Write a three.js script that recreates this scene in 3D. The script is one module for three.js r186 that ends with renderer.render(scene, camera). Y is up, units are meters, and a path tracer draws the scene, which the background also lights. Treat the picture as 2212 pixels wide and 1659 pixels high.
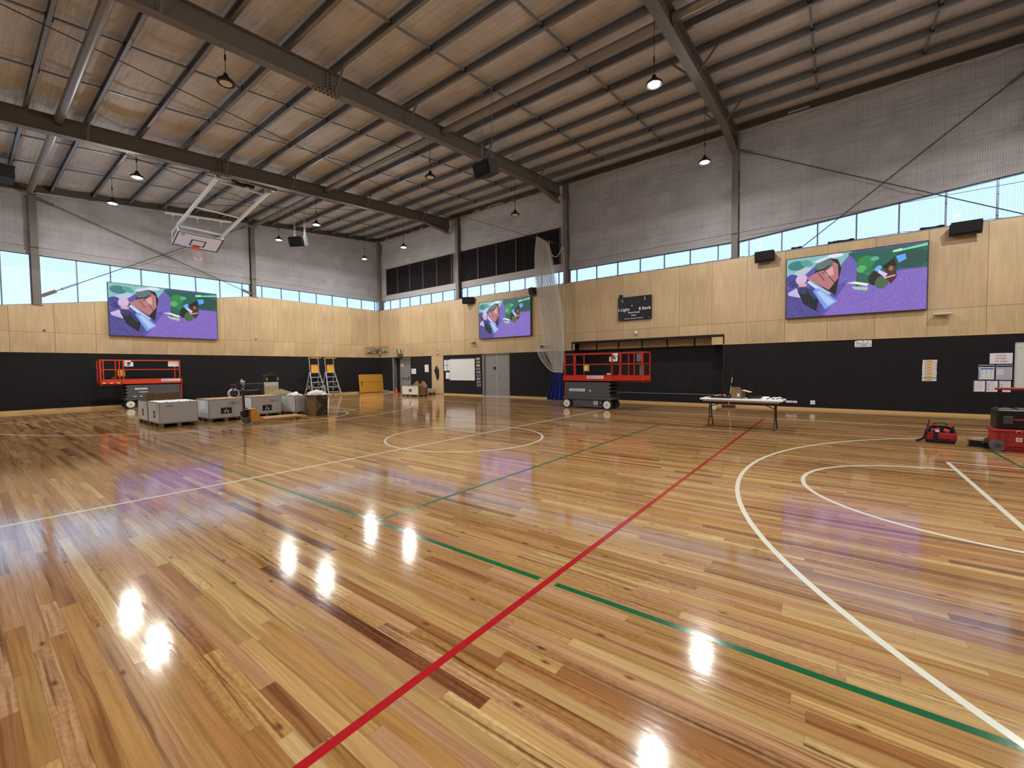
import * as THREE from 'three';
import { RoundedBoxGeometry } from 'three/addons/geometries/RoundedBoxGeometry.js';
import { mergeGeometries } from 'three/addons/utils/BufferGeometryUtils.js';
import { RectAreaLightUniformsLib } from 'three/addons/lights/RectAreaLightUniformsLib.js';
RectAreaLightUniformsLib.init();

// ---------------------------------------------------------------- camera, sky, exposure
const scene = new THREE.Scene();
const camera = new THREE.PerspectiveCamera(84.32, 2212 / 1659, 0.05, 200);
camera.position.set(6.7575, 1.5663, 7.0674);
camera.rotation.set(-0.0373, 0.6512, -0.0104, 'YXZ');
scene.add(camera);
scene.background = new THREE.Color().setRGB(1.05, 1.62, 2.4);      // bright even daylight sky seen through the clerestory windows
const renderer = new THREE.WebGLRenderer({ antialias: true });
renderer.toneMapping = THREE.LinearToneMapping;
renderer.toneMappingExposure = 0.8;
renderer.shadowMap.enabled = true;
const LAMP_POWER = 1500, LAMP_SPILL_FILL = 9, LAMP_COLOR = [1, 0.97, 0.93];

// ---------------------------------------------------------------- helpers
const PI = Math.PI, V = (x, y, z) => new THREE.Vector3(x, y, z);
let seed = 20240611;
const rnd = () => { seed = (seed + 0x6d2b79f5) | 0; let t = Math.imul(seed ^ (seed >>> 15), 1 | seed); t = (t + Math.imul(t ^ (t >>> 7), 61 | t)) ^ t; return ((t ^ (t >>> 14)) >>> 0) / 4294967296; };
const rr = (a, b) => a + (b - a) * rnd();
const hash = (x, y) => { let h = Math.imul(x, 374761393) + Math.imul(y, 668265263); h = Math.imul(h ^ (h >>> 13), 1274126177); return ((h ^ (h >>> 16)) >>> 0) / 4294967296; };
const noise = (x, y, wx = 1e9, wy = 1e9) => {
  const ix = Math.floor(x), iy = Math.floor(y), fx = x - ix, fy = y - iy, u = fx * fx * (3 - 2 * fx), v = fy * fy * (3 - 2 * fy);
  const m = (a, n) => ((a % n) + n) % n, a = m(ix, wx), b = m(ix + 1, wx), c = m(iy, wy), d = m(iy + 1, wy);
  return (hash(a, c) * (1 - u) + hash(b, c) * u) * (1 - v) + (hash(a, d) * (1 - u) + hash(b, d) * u) * v;
};
const clean = (g) => { const n = g.index ? g.toNonIndexed() : g; for (const k of Object.keys(n.attributes)) if (!['position', 'normal', 'uv'].includes(k)) n.deleteAttribute(k); return n; };
const merge = (list) => { const l = (Array.isArray(list) ? list : [list]).flat(3).map(clean); return l.length === 1 ? l[0] : mergeGeometries(l, false); };
const at = (g, x = 0, y = 0, z = 0, rx = 0, ry = 0, rz = 0) => { if (rx || ry || rz) g.applyMatrix4(new THREE.Matrix4().makeRotationFromEuler(new THREE.Euler(rx, ry, rz, 'YXZ'))); return g.translate(x, y, z); };
const B = (w, h, d, x, y, z, rx, ry, rz) => at(new THREE.BoxGeometry(w, h, d), x, y, z, rx, ry, rz);
const BB = (x0, x1, y0, y1, z0, z1) => B(x1 - x0, y1 - y0, z1 - z0, (x0 + x1) / 2, (y0 + y1) / 2, (z0 + z1) / 2);
const RB = (w, h, d, r, x, y, z, rx, ry, rz) => at(new RoundedBoxGeometry(w, h, d, 2, r), x, y, z, rx, ry, rz);
const CY = (r, h, x, y, z, axis = 'y', seg = 20, r2 = r) => { const g = new THREE.CylinderGeometry(r2, r, h, seg); if (axis === 'x') g.rotateZ(-PI / 2); if (axis === 'z') g.rotateX(PI / 2); return g.translate(x, y, z); };
const along = (g, p, q) => { const d = q.clone().sub(p); g.applyQuaternion(new THREE.Quaternion().setFromUnitVectors(V(0, 1, 0), d.clone().normalize())); return g.translate((p.x + q.x) / 2, (p.y + q.y) / 2, (p.z + q.z) / 2); };
const ROD = (p, q, r, seg = 8, r2 = r) => along(new THREE.CylinderGeometry(r2, r, p.distanceTo(q), seg), p, q);
// a straight bar between two points with its width along the horizontal and its height upright
const BAR = (p, q, w, h) => {
  const d = q.clone().sub(p), L = d.length(), y = d.normalize(); let x = V(0, 1, 0).cross(y); if (x.lengthSq() < 1e-6) x = V(1, 0, 0); x.normalize();
  const z = x.clone().cross(y); return new THREE.BoxGeometry(w, L, h).applyMatrix4(new THREE.Matrix4().makeBasis(x, y, z)).translate((p.x + q.x) / 2, (p.y + q.y) / 2, (p.z + q.z) / 2);
};
const TUBE = (pts, r, n = 40, seg = 6, closed = false) => new THREE.TubeGeometry(new THREE.CatmullRomCurve3(pts, closed, 'centripetal'), n, r, seg, closed);
const EX = (pts, depth, bevel = 0) => { const s = new THREE.Shape(pts.map((p) => new THREE.Vector2(p[0], p[1]))); return new THREE.ExtrudeGeometry(s, { depth, bevelEnabled: bevel > 0, bevelSize: bevel, bevelThickness: bevel, bevelSegments: 1 }); };
const LA = (pts, seg = 24) => new THREE.LatheGeometry(pts.map((p) => new THREE.Vector2(p[0], p[1])), seg);
const used = {};
const numbered = (n) => { const k = (used[n] = (used[n] ?? -1) + 1); return k ? n + '_' + String(k).padStart(3, '0') : n; };
function tag(o, label, category, group) { o.userData.label = label; if (category) o.userData.category = category; if (group) o.userData.group = group; return o; }
function thing(name, label, category, pos = [0, 0, 0], turn = 0, group) { const o = new THREE.Group(); o.name = numbered(name); o.position.set(...pos); o.rotation.y = turn; scene.add(o); return tag(o, label, category, group); }
function struct(name) { const o = new THREE.Group(); o.name = name; o.userData.kind = 'structure'; scene.add(o); return o; }
function part(name, geos, mat, parent, label, kind) { const m = new THREE.Mesh(merge(geos), mat); m.name = name; if (label) m.userData.label = label; if (kind) m.userData.kind = kind; parent.add(m); return m; }
function solo(name, geos, mat, label, category, pos, group, turn = 0) { const m = new THREE.Mesh(merge(geos), mat); m.name = numbered(name); m.position.set(...pos); m.rotation.y = turn; scene.add(m); return tag(m, label, category, group); }
const srgb = (r, g, b) => new THREE.Color().setRGB(r / 255, g / 255, b / 255, THREE.SRGBColorSpace);
const M = (c, rough = 0.6, metal = 0, more = {}) => new THREE.MeshStandardMaterial({ color: Array.isArray(c) ? srgb(...c) : new THREE.Color(c), roughness: rough, metalness: metal, ...more });
const uvm = (g, su = 1, sv = 1) => { const n = clean(g), p = n.attributes.position, nm = n.attributes.normal, uv = n.attributes.uv; for (let i = 0; i < p.count; i++) { const ax = Math.abs(nm.getX(i)), ay = Math.abs(nm.getY(i)), az = Math.abs(nm.getZ(i)); if (ay >= ax && ay >= az) uv.setXY(i, p.getX(i) * su, p.getZ(i) * sv); else if (ax >= az) uv.setXY(i, p.getZ(i) * su, p.getY(i) * sv); else uv.setXY(i, p.getX(i) * su, p.getY(i) * sv); } return n; };
function dataTex(w, h, fn, color = true) {
  const d = new Uint8Array(w * h * 4), o = [0, 0, 0, 255];
  for (let y = 0; y < h; y++) for (let x = 0; x < w; x++) { o[3] = 255; fn(x, y, o); const i = (y * w + x) * 4; for (let k = 0; k < 4; k++) d[i + k] = Math.max(0, Math.min(255, o[k])); }
  const t = new THREE.DataTexture(d, w, h); t.wrapS = t.wrapT = THREE.RepeatWrapping; t.magFilter = THREE.LinearFilter; t.minFilter = THREE.LinearMipmapLinearFilter; t.generateMipmaps = true; if (color) t.colorSpace = THREE.SRGBColorSpace; t.needsUpdate = true; return t;
}
function canvasTex(w, h, draw) { const c = document.createElement('canvas'); c.width = w; c.height = h; const g = c.getContext('2d'); draw(g, w, h); const t = new THREE.CanvasTexture(c); t.colorSpace = THREE.SRGBColorSpace; return t; }
// print: a flat sheet with its own drawing, facing +z, thickness d
const sheetBack = M([235, 235, 235], 0.8);
function print(w, h, draw, rough = 0.7, px = 400) { return new THREE.MeshStandardMaterial({ map: canvasTex(Math.round(w * px), Math.round(h * px), draw), roughness: rough }); }
const face = (w, h, x = 0, y = 0, z = 0) => new THREE.PlaneGeometry(w, h).translate(x, y, z);

// ---------------------------------------------------------------- measures of the hall (metres; centre circle of the court at the origin)
const ZW = -11.138, XW = -18.792, ZO = -11.39, XO = -19.05, XE = 18.8, ZE = 11.14;
const SLOPE = 0.1, roofY = (c, z) => c - SLOPE * z;
const C_RAFTER = 8.87, C_PURLIN = 9.4, C_DECK = 9.66;
const FR = [[-11.05, -11.8], [-3.72, -4.14], [3.66, 3.6], [11.1, 11.1]];           // frames: x at z = +5 and at z = -11 (set out slightly askew)
const frameX = (k, z) => FR[k][0] + (FR[k][1] - FR[k][0]) * (5 - z) / 16;

// ---------------------------------------------------------------- materials
const steel = M([112, 106, 98], 0.55, 0.1), steelDark = M([78, 73, 66], 0.6, 0.1), galv = M([128, 132, 138], 0.45, 0.35), galvDark = M([74, 74, 76], 0.6, 0.2), boltMat = M([45, 42, 40], 0.6, 0.3);
const black = M([26, 26, 29], 0.7), blackGloss = M([18, 18, 20], 0.35), white = M([232, 234, 236], 0.5), offWhite = M([220, 218, 212], 0.6), alu = M([150, 160, 175], 0.4, 0.3), chrome = M([200, 200, 205], 0.25, 0.9);
const timberTrim = M([205, 170, 115], 0.45), paper = M([238, 238, 240], 0.85), red = M([190, 44, 34], 0.45), grey = M([130, 132, 135], 0.5), cardboard = M([150, 118, 84], 0.85), darkGrey = M([58, 60, 64], 0.55);

// ================================================================ FLOOR
const floor = struct('floor');
part('subfloor', BB(XO - 0.8, XE + 0.6, -0.35, -0.018, -13.2, ZE + 0.6), M([40, 30, 22], 0.9), floor);
const STRIPS = 16;
const grainTex = dataTex(2048, 1024, (x, y, o) => {
  const s = Math.floor(y / 64), v = y % 64, hs = hash(s, 77), X = x / 2048;
  const wob = noise(X * 6 + s * 13, v / 40 + s * 7, 6 + s * 0, 1e9) * 14 + noise(X * 18, v / 20 + s * 3, 18) * 4;
  const kind = hs;
  let g = noise(X * 5, (v + wob) / 7 + s * 31, 5) * 0.55 + noise(X * 14, (v + wob) / 2.6 + s * 17, 14) * 0.3 + noise(X * 90, v / 1.3 + s * 5, 90) * 0.15;
  let t = (g - 0.5) * (0.2 + 0.25 * kind);
  const band = noise(X * 4, (v + wob * 1.4) / 13 + s * 11, 4); if (band > 0.66) t -= (band - 0.66) * 0.9 * (0.3 + kind);      // dark gum veins
  const fig = noise(X * 120, v / 9 + s, 120); if (kind > 0.7) t += (fig - 0.5) * 0.12;
  const knot = Math.hypot((X - hash(s, 5)) * 90, (v - 20 - 24 * hash(s, 9)) / 8); if (hs > 0.4 && knot < 1.4) t -= (1.4 - knot) * 0.32;
  const r = 232 * (1 + t), gg = 230 * (1 + t * 1.18), b = 226 * (1 + t * 1.35);
  o[0] = r; o[1] = gg; o[2] = b;
});
const coatBump = dataTex(512, 512, (x, y, o) => { const n = noise(x / 512 * 9, y / 512 * 40, 9, 40) * 0.6 + noise(x / 512 * 40, y / 512 * 90, 40, 90) * 0.3 + noise(x / 512 * 128, y / 512 * 128, 128, 128) * 0.1; o[0] = o[1] = o[2] = n * 255; }, false);
const boardMat = new THREE.MeshPhysicalMaterial({ color: new THREE.Color().setRGB(0.93, 0.96, 1.0), map: grainTex, vertexColors: true, roughness: 0.1, bumpMap: coatBump, bumpScale: 0.0003, ior: 1.52, specularIntensity: 1 });
const TONES = [[206, 166, 108, 6], [198, 154, 96, 7], [190, 144, 86, 6], [214, 178, 122, 5], [200, 154, 112, 5], [184, 134, 80, 4], [170, 118, 72, 3], [150, 100, 60, 1.6], [194, 148, 104, 5], [134, 86, 54, 0.8], [180, 128, 88, 3]].map(([r, g, b, w]) => [srgb(r, g, b), w]);
const toneSum = TONES.reduce((a, t) => a + t[1], 0);
function pickTone() { let u = rnd() * toneSum; for (const [c, w] of TONES) { if ((u -= w) <= 0) return c; } return TONES[0][0]; }
function boardArrays(x0, x1, z, w, out) {         // one board: top and four narrow sides, a hair of tilt across its width
  const tilt = rr(-0.00006, 0.00006), top = rr(-0.0001, 0), z0 = z - w / 2, z1 = z + w / 2, lo = -0.018, yA = top - tilt, yB = top + tilt;
  const tone = pickTone(), k = rr(0.88, 1.08), s = Math.floor(rnd() * STRIPS), u0 = rnd(), v0 = (s + 0.06) / STRIPS, v1 = (s + 0.94) / STRIPS, u1 = u0 + (x1 - x0) / 2.6;
  const col = [tone.r * k, tone.g * k, tone.b * k];
  const q = (a, b, c, d, n, ua, ub, uc, ud) => { for (const [p, t] of [[a, ua], [b, ub], [c, uc], [a, ua], [c, uc], [d, ud]]) { out.p.push(...p); out.n.push(...n); out.u.push(...t); out.c.push(...col); } };
  q([x0, yB, z1], [x1, yB, z1], [x1, yA, z0], [x0, yA, z0], [0, 1, 0], [u0, v1], [u1, v1], [u1, v0], [u0, v0]);
  const side = (a, b, n) => q([a[0], lo, a[1]], [b[0], lo, b[1]], [b[0], b[2], b[1]], [a[0], a[2], a[1]], n, [u0, v0], [u0, v0], [u0, v0], [u0, v0]);
  side([x0, z1, yB], [x1, z1, yB], [0, 0, 1]); side([x1, z0, yA], [x0, z0, yA], [0, 0, -1]); side([x0, z0, yA], [x0, z1, yB], [-1, 0, 0]); side([x1, z1, yB], [x1, z0, yA], [1, 0, 0]);
}
const boardGeo = (out) => { const g = new THREE.BufferGeometry(); for (const [k, a, n] of [['position', out.p, 3], ['normal', out.n, 3], ['uv', out.u, 2], ['color', out.c, 3]]) g.setAttribute(k, new THREE.Float32BufferAttribute(a, n)); return g; };
{
  const boards = [], PW = 0.08;
  for (let z = ZW + PW / 2; z < ZE; z += PW) {
    let x = XW - rr(0, 1.4);
    while (x < XE) { const L = rnd() < 0.25 ? rr(0.5, 1.0) : rr(1.0, 2.6), x1 = Math.min(x + L, XE); if (x1 > XW) boards.push([Math.max(x, XW), x1, z]); x += L; }
  }
  camera.updateMatrixWorld(); camera.aspect = 2212 / 1659; camera.updateProjectionMatrix();
  const seen = (b) => {      // how large a board stands in the photograph: area over squared distance, none outside the frame
    let best = 0; for (const t of [0.02, 0.25, 0.5, 0.75, 0.98]) { const p = V(b[0] + (b[1] - b[0]) * t, 0, b[2]), d = p.distanceTo(camera.position), q = p.clone().project(camera); if (q.z < 1 && Math.abs(q.x) < 1 && Math.abs(q.y) < 1) best += 1 / (d * d * d); }
    return best * (b[1] - b[0]);
  };
  boards.forEach((b) => (b[3] = seen(b)));
  const order = boards.slice().sort((a, b) => b[3] - a[3]), single = new Set(order.slice(0, 300)), rest = { p: [], n: [], u: [], c: [] };
  for (const b of boards) {
    if (!single.has(b)) { boardArrays(b[0] + 0.0004, b[1] - 0.0004, b[2], 0.0793, rest); continue; }
    const out = { p: [], n: [], u: [], c: [] }; boardArrays(b[0] + 0.0004, b[1] - 0.0004, b[2], 0.0793, out);
    const m = new THREE.Mesh(boardGeo(out), boardMat); m.name = 'floor_board'; floor.add(m);
  }
  const m = new THREE.Mesh(boardGeo(rest), boardMat); m.name = 'floor_boards_beyond'; m.userData.kind = 'stuff'; floor.add(m);
}
// painted court lines, a coat of paint 1 mm thick
const lineMat = (r, g, b) => new THREE.MeshPhysicalMaterial({ color: srgb(r, g, b), roughness: 0.16, bumpMap: coatBump, bumpScale: 0.0003 });
const lineWhite = lineMat(222, 224, 210), lineGreen = lineMat(18, 96, 56), lineRed = lineMat(168, 24, 34);
const LW = 0.05, flat = (x0, x1, z0, z1, y) => uvm(BB(x0, x1, 0, y, z0, z1));
const lx = (x0, x1, z, y = 0.001) => flat(x0, x1, z - LW / 2, z + LW / 2, y), lz = (x, z0, z1, y = 0.001) => flat(x - LW / 2, x + LW / 2, z0, z1, y);
const arc = (cx, cz, r, a0, a1, y = 0.0012) => { const n = Math.max(24, Math.round(r * Math.abs(a1 - a0) * 8)), s = new THREE.Shape(); s.absarc(cx, -cz, r, a0, a1, false); s.absarc(cx, -cz, r - LW, a1, a0, true); const g = new THREE.ExtrudeGeometry(s, { depth: y, bevelEnabled: false, curveSegments: n }); g.rotateX(-PI / 2); return uvm(g); };
const line = (name, geos, mat, label) => part(name, geos, mat, floor, label);
line('halfway_line', lz(0, -7.5, 7.5, 0.0011), lineWhite, 'white halfway line of the basketball court');
line('centre_circle', arc(0, 0, 1.8, 0, PI * 2), lineWhite, 'white centre circle');
for (const s of [-1, 1]) {
  line('side_line', lx(-14, 14, s * 7.5), lineWhite, 'white side line'); line('base_line', lz(s * 14, -7.5, 7.5), lineWhite, 'white base line');
  const A = Math.acos((14 - 0 - 12.425) / 6.75), a1 = PI - Math.asin(6.6 / 6.75);
  line('three_point_arc', [s > 0 ? arc(12.425, 0, 6.75, a1, 2 * PI - a1) : arc(-12.425, 0, 6.75, -Math.asin(6.6 / 6.75), Math.asin(6.6 / 6.75)), lx(Math.min(s * 11.05, s * 14), Math.max(s * 11.05, s * 14), 6.575), lx(Math.min(s * 11.05, s * 14), Math.max(s * 11.05, s * 14), -6.575)], lineWhite, 'white three point arc');
  line('key_lines', [lz(s * 8.2, -2.45, 2.45, 0.0011), lx(Math.min(s * 8.2, s * 14), Math.max(s * 8.2, s * 14), 2.43), lx(Math.min(s * 8.2, s * 14), Math.max(s * 8.2, s * 14), -2.43)], lineWhite, 'white key box');
  line('free_throw_arc', s > 0 ? arc(8.2, 0, 1.8, PI / 2, PI * 1.5) : arc(-8.2, 0, 1.8, -PI / 2, PI / 2), lineWhite, 'white free throw half circle');
  line('no_charge_arc', s > 0 ? arc(12.425, 0, 1.3, PI / 2, PI * 1.5) : arc(-12.425, 0, 1.3, -PI / 2, PI / 2), lineWhite, 'white half circle under the hoop');
  line('green_end_line', lz(s * 9, -4.5, 4.5, 0.0008), lineGreen, 'green volleyball end line'); line('green_attack_line', lz(s * 3, -4.5, 4.47, 0.0008), lineGreen, 'green volleyball attack line');
  line('red_third_line', lz(s * 5.1, -7.55, 7.6, 0.0007), lineRed, 'red netball third line');
  line('red_goal_circle', s > 0 ? arc(15.2, 0, 4.9, PI * 0.6, PI * 1.4, 0.0006) : arc(-15.2, 0, 4.9, -PI * 0.4, PI * 0.4, 0.0006), lineRed, 'red netball goal circle');
}
line('red_centre_circle', arc(0, 0, 0.47, 0, PI * 2, 0.0006), lineRed, 'small red netball centre circle');
line('green_side_line', [lx(-9, 9, -4.5, 0.0008)], lineGreen, 'far green volleyball side line');
line('green_side_line', [lx(-9, -0.05, 4.49, 0.0008), lx(0.05, 5.03, 4.49, 0.0008), lx(5.17, 9, 4.49, 0.0008)], lineGreen, 'near green volleyball side line, broken where the red line crosses');

// ================================================================ CEILING
const ceiling = struct('ceiling');
const foilTex = (cu, cv) => dataTex(1024, 1024, (x, y, o) => {
  const u = x / 1024, v = y / 1024, cx = u * cu % 1, cy = v * cv % 1, wx = Math.min(cx, 1 - cx) * 1024 / cu, wy = Math.min(cy, 1 - cy) * 1024 / cv;
  let t = 0.86 + 0.04 * (noise(u * 8, v * 40, 8, 40) - 0.5) + 0.1 * (noise(u * 5, v * 5, 5, 5) - 0.5) + 0.05 * (noise(u * 300, v * 300, 300, 300) - 0.5);
  if (wx < 1.1) t *= 0.74 + 0.18 * noise(u * 3, v * 30, 3, 30); if (wy < 1.1) t *= 0.78 + 0.16 * noise(u * 30, v * 3, 30, 3);
  o[0] = 255 * t; o[1] = 253 * t; o[2] = 250 * t;
});
const foilBump = dataTex(512, 512, (x, y, o) => { const u = x / 512, v = y / 512; o[0] = o[1] = o[2] = 255 * (0.5 * noise(u * 4, v * 26, 4, 26) + 0.35 * noise(u * 10, v * 60, 10, 60) + 0.15 * noise(u * 60, v * 60, 60, 60)); }, false);
const roofFoil = new THREE.MeshStandardMaterial({ map: foilTex(8, 16), color: srgb(236, 238, 240), roughness: 0.6, metalness: 0, bumpMap: foilBump, bumpScale: 0.02 });
const PZ = []; for (let k = -9; k <= 8; k++) PZ.push(0.765 + 1.215 * k);
const bays = [[XO + 0.05, frameX(0, -3)], [frameX(0, -3), frameX(1, -3)], [frameX(1, -3), 3.63], [3.63, 11.1], [11.1, XE]];
function sagGrid(x0, x1) {
  const nz = 190, nx = Math.round((x1 - x0) / 0.16), z0 = ZO - 0.1, z1 = ZE + 0.1, g = new THREE.PlaneGeometry(1, 1, nx, nz), p = g.attributes.position, uv = g.attributes.uv;
  for (let j = 0; j <= nz; j++) for (let i = 0; i <= nx; i++) {
    const x = x0 + (x1 - x0) * i / nx, z = z0 + (z1 - z0) * j / nz, f = (((z - 0.765) / 1.215) % 1 + 1) % 1;
    const sag = 0.055 * Math.sin(PI * f) ** 0.8, w = 0.012 * (noise(x * 1.1, z * 6 + 50) - 0.5) * (1.6 - f) + 0.02 * (noise(x * 0.7, z * 0.9) - 0.5);
    const k = j * (nx + 1) + i; p.setXYZ(k, x, roofY(C_DECK, z) - sag - w, z); uv.setXY(k, x / 2.4, z / 2.4);
  }
  g.index.array.reverse?.(); g.computeVertexNormals(); return g;
}
for (const [a, b] of bays) part('insulation_blanket', sagGrid(a, b), roofFoil, ceiling);
{ const zc = (ZO - 0.6 + ZE + 0.8) / 2, L = ZE - ZO + 1.6; part('roof_sheeting', B(XE - XO + 1.4, 0.15, L, (XE + XO) / 2, roofY(C_DECK + 0.14, zc), zc, Math.atan(SLOPE)), M([150, 150, 150], 0.7), ceiling); }
// purlins: cold formed C sections, one length per bay
const purlinMat = M([132, 134, 140], 0.42, 0.35);
const cSection = (x0, x1, z) => { const y = roofY(C_PURLIN, z), L = x1 - x0, c = (x0 + x1) / 2; return [B(L, 0.2, 0.006, c, y + 0.1, z - 0.035), B(L, 0.006, 0.075, c, y + 0.003, z), B(L, 0.006, 0.075, c, y + 0.2, z), B(L, 0.02, 0.005, c, y + 0.012, z + 0.035), B(L, 0.02, 0.005, c, y + 0.19, z + 0.035)]; };
for (const z of PZ) for (const [a, b] of bays) part('purlin', cSection(a, b, z), purlinMat, ceiling);
// bridging channels along the slope with dark cleats at each purlin
const bridgeX = [-15.9, -13.4, -8.75, -6.28, -1.37, 1.13, 6.16, 8.67, 13.6, 16.2];
for (const x of bridgeX) {
  const run = [], cleats = [];
  for (let k = 0; k < PZ.length; k++) {
    const z = PZ[k], y = roofY(C_PURLIN, z) + 0.1; cleats.push(B(0.12, 0.12, 0.03, x, y, z - 0.05), B(0.09, 0.1, 0.02, x, y, z + 0.05));
    if (k + 1 < PZ.length) { const z1 = PZ[k + 1], y1 = roofY(C_PURLIN, z1) + 0.1; run.push(BAR(V(x, y, z + 0.06), V(x, y1, z1 - 0.06), 0.055, 0.035)); }
  }
  part('bridging_channel', run, galv, ceiling); part('bridging_cleats', cleats, M([36, 34, 34], 0.7), ceiling);
}

// ---------------------------------------------------------------- rafters, columns, struts
const rafterLabels = ['deep grey steel rafter farthest to the left, with the hoop frame hung from it', 'long grey steel rafter crossing the upper middle of the hall, second from the left', 'grey steel rafter running down to the column left of the large right screen', 'grey steel rafter over the right side of the hall out of view'];
function rafter(k) {
  const t = thing('rafter', rafterLabels[k], 'beam');
  const p = (z, c) => V(frameX(k, z), roofY(c, z), z), zE = ZE, zA = -11.25, mid = (a, b) => V((a.x + b.x) / 2, (a.y + b.y) / 2, (a.z + b.z) / 2);
  const d = 0.5, seg = (c, w, h) => BAR(p(zA, c), p(zE, c), w, h);
  part('bottom_flange', seg(C_RAFTER + 0.008, 0.24, 0.016), steel, t); part('top_flange', seg(C_RAFTER + d - 0.008, 0.24, 0.016), steel, t); part('web', seg(C_RAFTER + d / 2, 0.012, d - 0.03), steel, t);
  // haunch at the column
  const h0 = p(-9.3, C_RAFTER), h1 = V(frameX(k, -11.2), roofY(C_RAFTER, -11.2) - 0.34, -11.2), top1 = p(-11.2, C_RAFTER);
  part('haunch_flange', BAR(h0, h1, 0.24, 0.016), steel, t);
  part('haunch_web', at(EX([[0, 0], [top1.z - h0.z, top1.y - h0.y], [top1.z - h0.z, h1.y - h0.y]].map(([a, b]) => [-a, b]), 0.012), 0, 0, 0, 0, PI / 2).translate(h0.x - 0.1, h0.y, h0.z), steel, t);
  // bolted splice
  const zs = k === 1 ? 0.95 : k === 0 ? 0.95 : 1.5, s0 = p(zs, C_RAFTER + d / 2), bolts = [], plates = [];
  const ang = Math.atan(SLOPE), fx = frameX(k, zs);
  const loc = (dx, dy, dz) => V(fx + dx, roofY(C_RAFTER, zs + dz) + dy, zs + dz);
  for (const dy of [0.1, 0.18, 0.26, 0.34, 0.42]) for (const dz of [-0.06, 0.06]) for (const s of [-1, 1]) { const q = loc(s * 0.022, dy, dz); bolts.push(CY(0.018, 0.03, q.x, q.y, q.z, 'x', 6)); }
  for (let i = 0; i < 6; i++) for (const s of [-1, 1]) for (const y of [-0.02, d + 0.02]) { const q = loc(s * 0.07, y, (i - 2.5) * 0.11); bolts.push(CY(0.02, 0.045, q.x, q.y, q.z, 'y', 6)); }
  for (const s of [-1, 1]) plates.push(B(0.012, 0.4, 0.24, fx + s * 0.012, s0.y, zs, ang));
  for (const y of [-0.006, d + 0.006]) plates.push(B(0.22, 0.012, 0.72, fx, s0.y - d / 2 + y, zs, ang));
  part('splice_plates', plates, steel, t); part('splice_bolts', bolts, boltMat, t);
  // fly braces from the bottom flange to the purlins
  for (const j of [1, 4, 7, 9, 12]) { const z = PZ[j]; for (const s of [-1, 1]) part('fly_brace', BAR(V(frameX(k, z) + s * 0.1, roofY(C_RAFTER, z) + 0.02, z + 0.03), V(frameX(k, z) + s * 0.62, roofY(C_PURLIN, z) + 0.05, z + 0.03), 0.045, 0.045), steel, t); }
  return t;
}
for (let k = 0; k < 4; k++) rafter(k);
const columnMat = M([112, 107, 100], 0.6, 0.1);
function column(x, z, y0, y1, turn, label) {       // I section, front flange towards the hall
  const t = thing('column', label, 'column', [x, y0, z], turn); const h = y1 - y0;
  part('front_flange', B(0.22, h, 0.014, 0, h / 2, 0), columnMat, t); part('rear_flange', B(0.22, h, 0.014, 0, h / 2, -0.25), columnMat, t); part('web', B(0.012, h, 0.24, 0, h / 2, -0.125), columnMat, t); part('base_plate', B(0.3, 0.02, 0.3, 0, 0.01, -0.12), columnMat, t); return t;
}
column(-11.12, -11.13, 5.69, roofY(C_RAFTER, -11.1) + 0.4, 0, 'grey steel column on the panelled wall between the two dark louvre banks');
column(-3.78, -11.13, 5.69, roofY(C_RAFTER, -11.1) + 0.4, 0, 'grey steel column behind the top of the gathered white net');
column(3.63, -11.13, 5.69, roofY(C_RAFTER, -11.1) + 0.4, 0, 'grey steel column between the scoreboard and the large right screen');
column(11.1, -11.13, 5.69, roofY(C_RAFTER, -11.1) + 0.4, 0, 'grey steel column beyond the right edge of the view');
column(-18.75, -11.13, 5.69, 10.4, 0, 'grey steel column in the far corner of the hall');
column(-18.79, -3.09, 5.62, roofY(9.15, -3.09), PI / 2, 'grey steel column on the left wall to the right of the hoop');
column(-18.79, 4.96, 4.3, roofY(9.15, 4.96), PI / 2, 'grey steel column at the far left edge of the view');
function strut(z, c, label) { for (let i = 0; i < 1; i++) { const t = thing('strut', label, 'pipe'); const xs = [XO + 0.3, frameX(0, z), frameX(1, z), frameX(2, z), 11.1, XE];
  for (let k = 0; k + 1 < xs.length; k++) { part('tube', CY(0.1, xs[k + 1] - xs[k] - 0.08, (xs[k] + xs[k + 1]) / 2, roofY(c, z), z, 'x', 20), M([138, 134, 126], 0.4, 0.25), t); part('end_plate', [B(0.02, 0.26, 0.16, xs[k] + 0.03, roofY(c, z), z), B(0.02, 0.26, 0.16, xs[k + 1] - 0.03, roofY(c, z), z)], steelDark, t); } } }
strut(-3.22, 9.26, 'round steel strut through the rafters above the middle of the court');
strut(5.02, 9.28, 'round steel strut through the rafters in the upper left corner of the view');
strut(10.2, 9.28, 'round steel strut near the low side of the roof behind the camera');
// eave beam along the left wall
{ const t = thing('eave_beam', 'dark steel beam along the top of the left wall', 'beam'); const a = V(-18.92, 0, -11.1), b = V(-18.92, 0, ZE), f = (c) => [V(a.x, roofY(c, a.z), a.z), V(b.x, roofY(c, b.z), b.z)];
  part('bottom_flange', BAR(...f(9.36), 0.18, 0.014), steelDark, t); part('web', BAR(...f(9.52), 0.012, 0.32), steelDark, t); }
{ const t = thing('eave_girt', 'dark steel channel along the top of the right wall', 'beam'); part('web', BB(XO, XE, 10.52, 10.74, -11.36, -11.34), steelDark, t); part('bottom_flange', BB(XO, XE, 10.51, 10.525, -11.37, -11.26), steelDark, t); }
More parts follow.
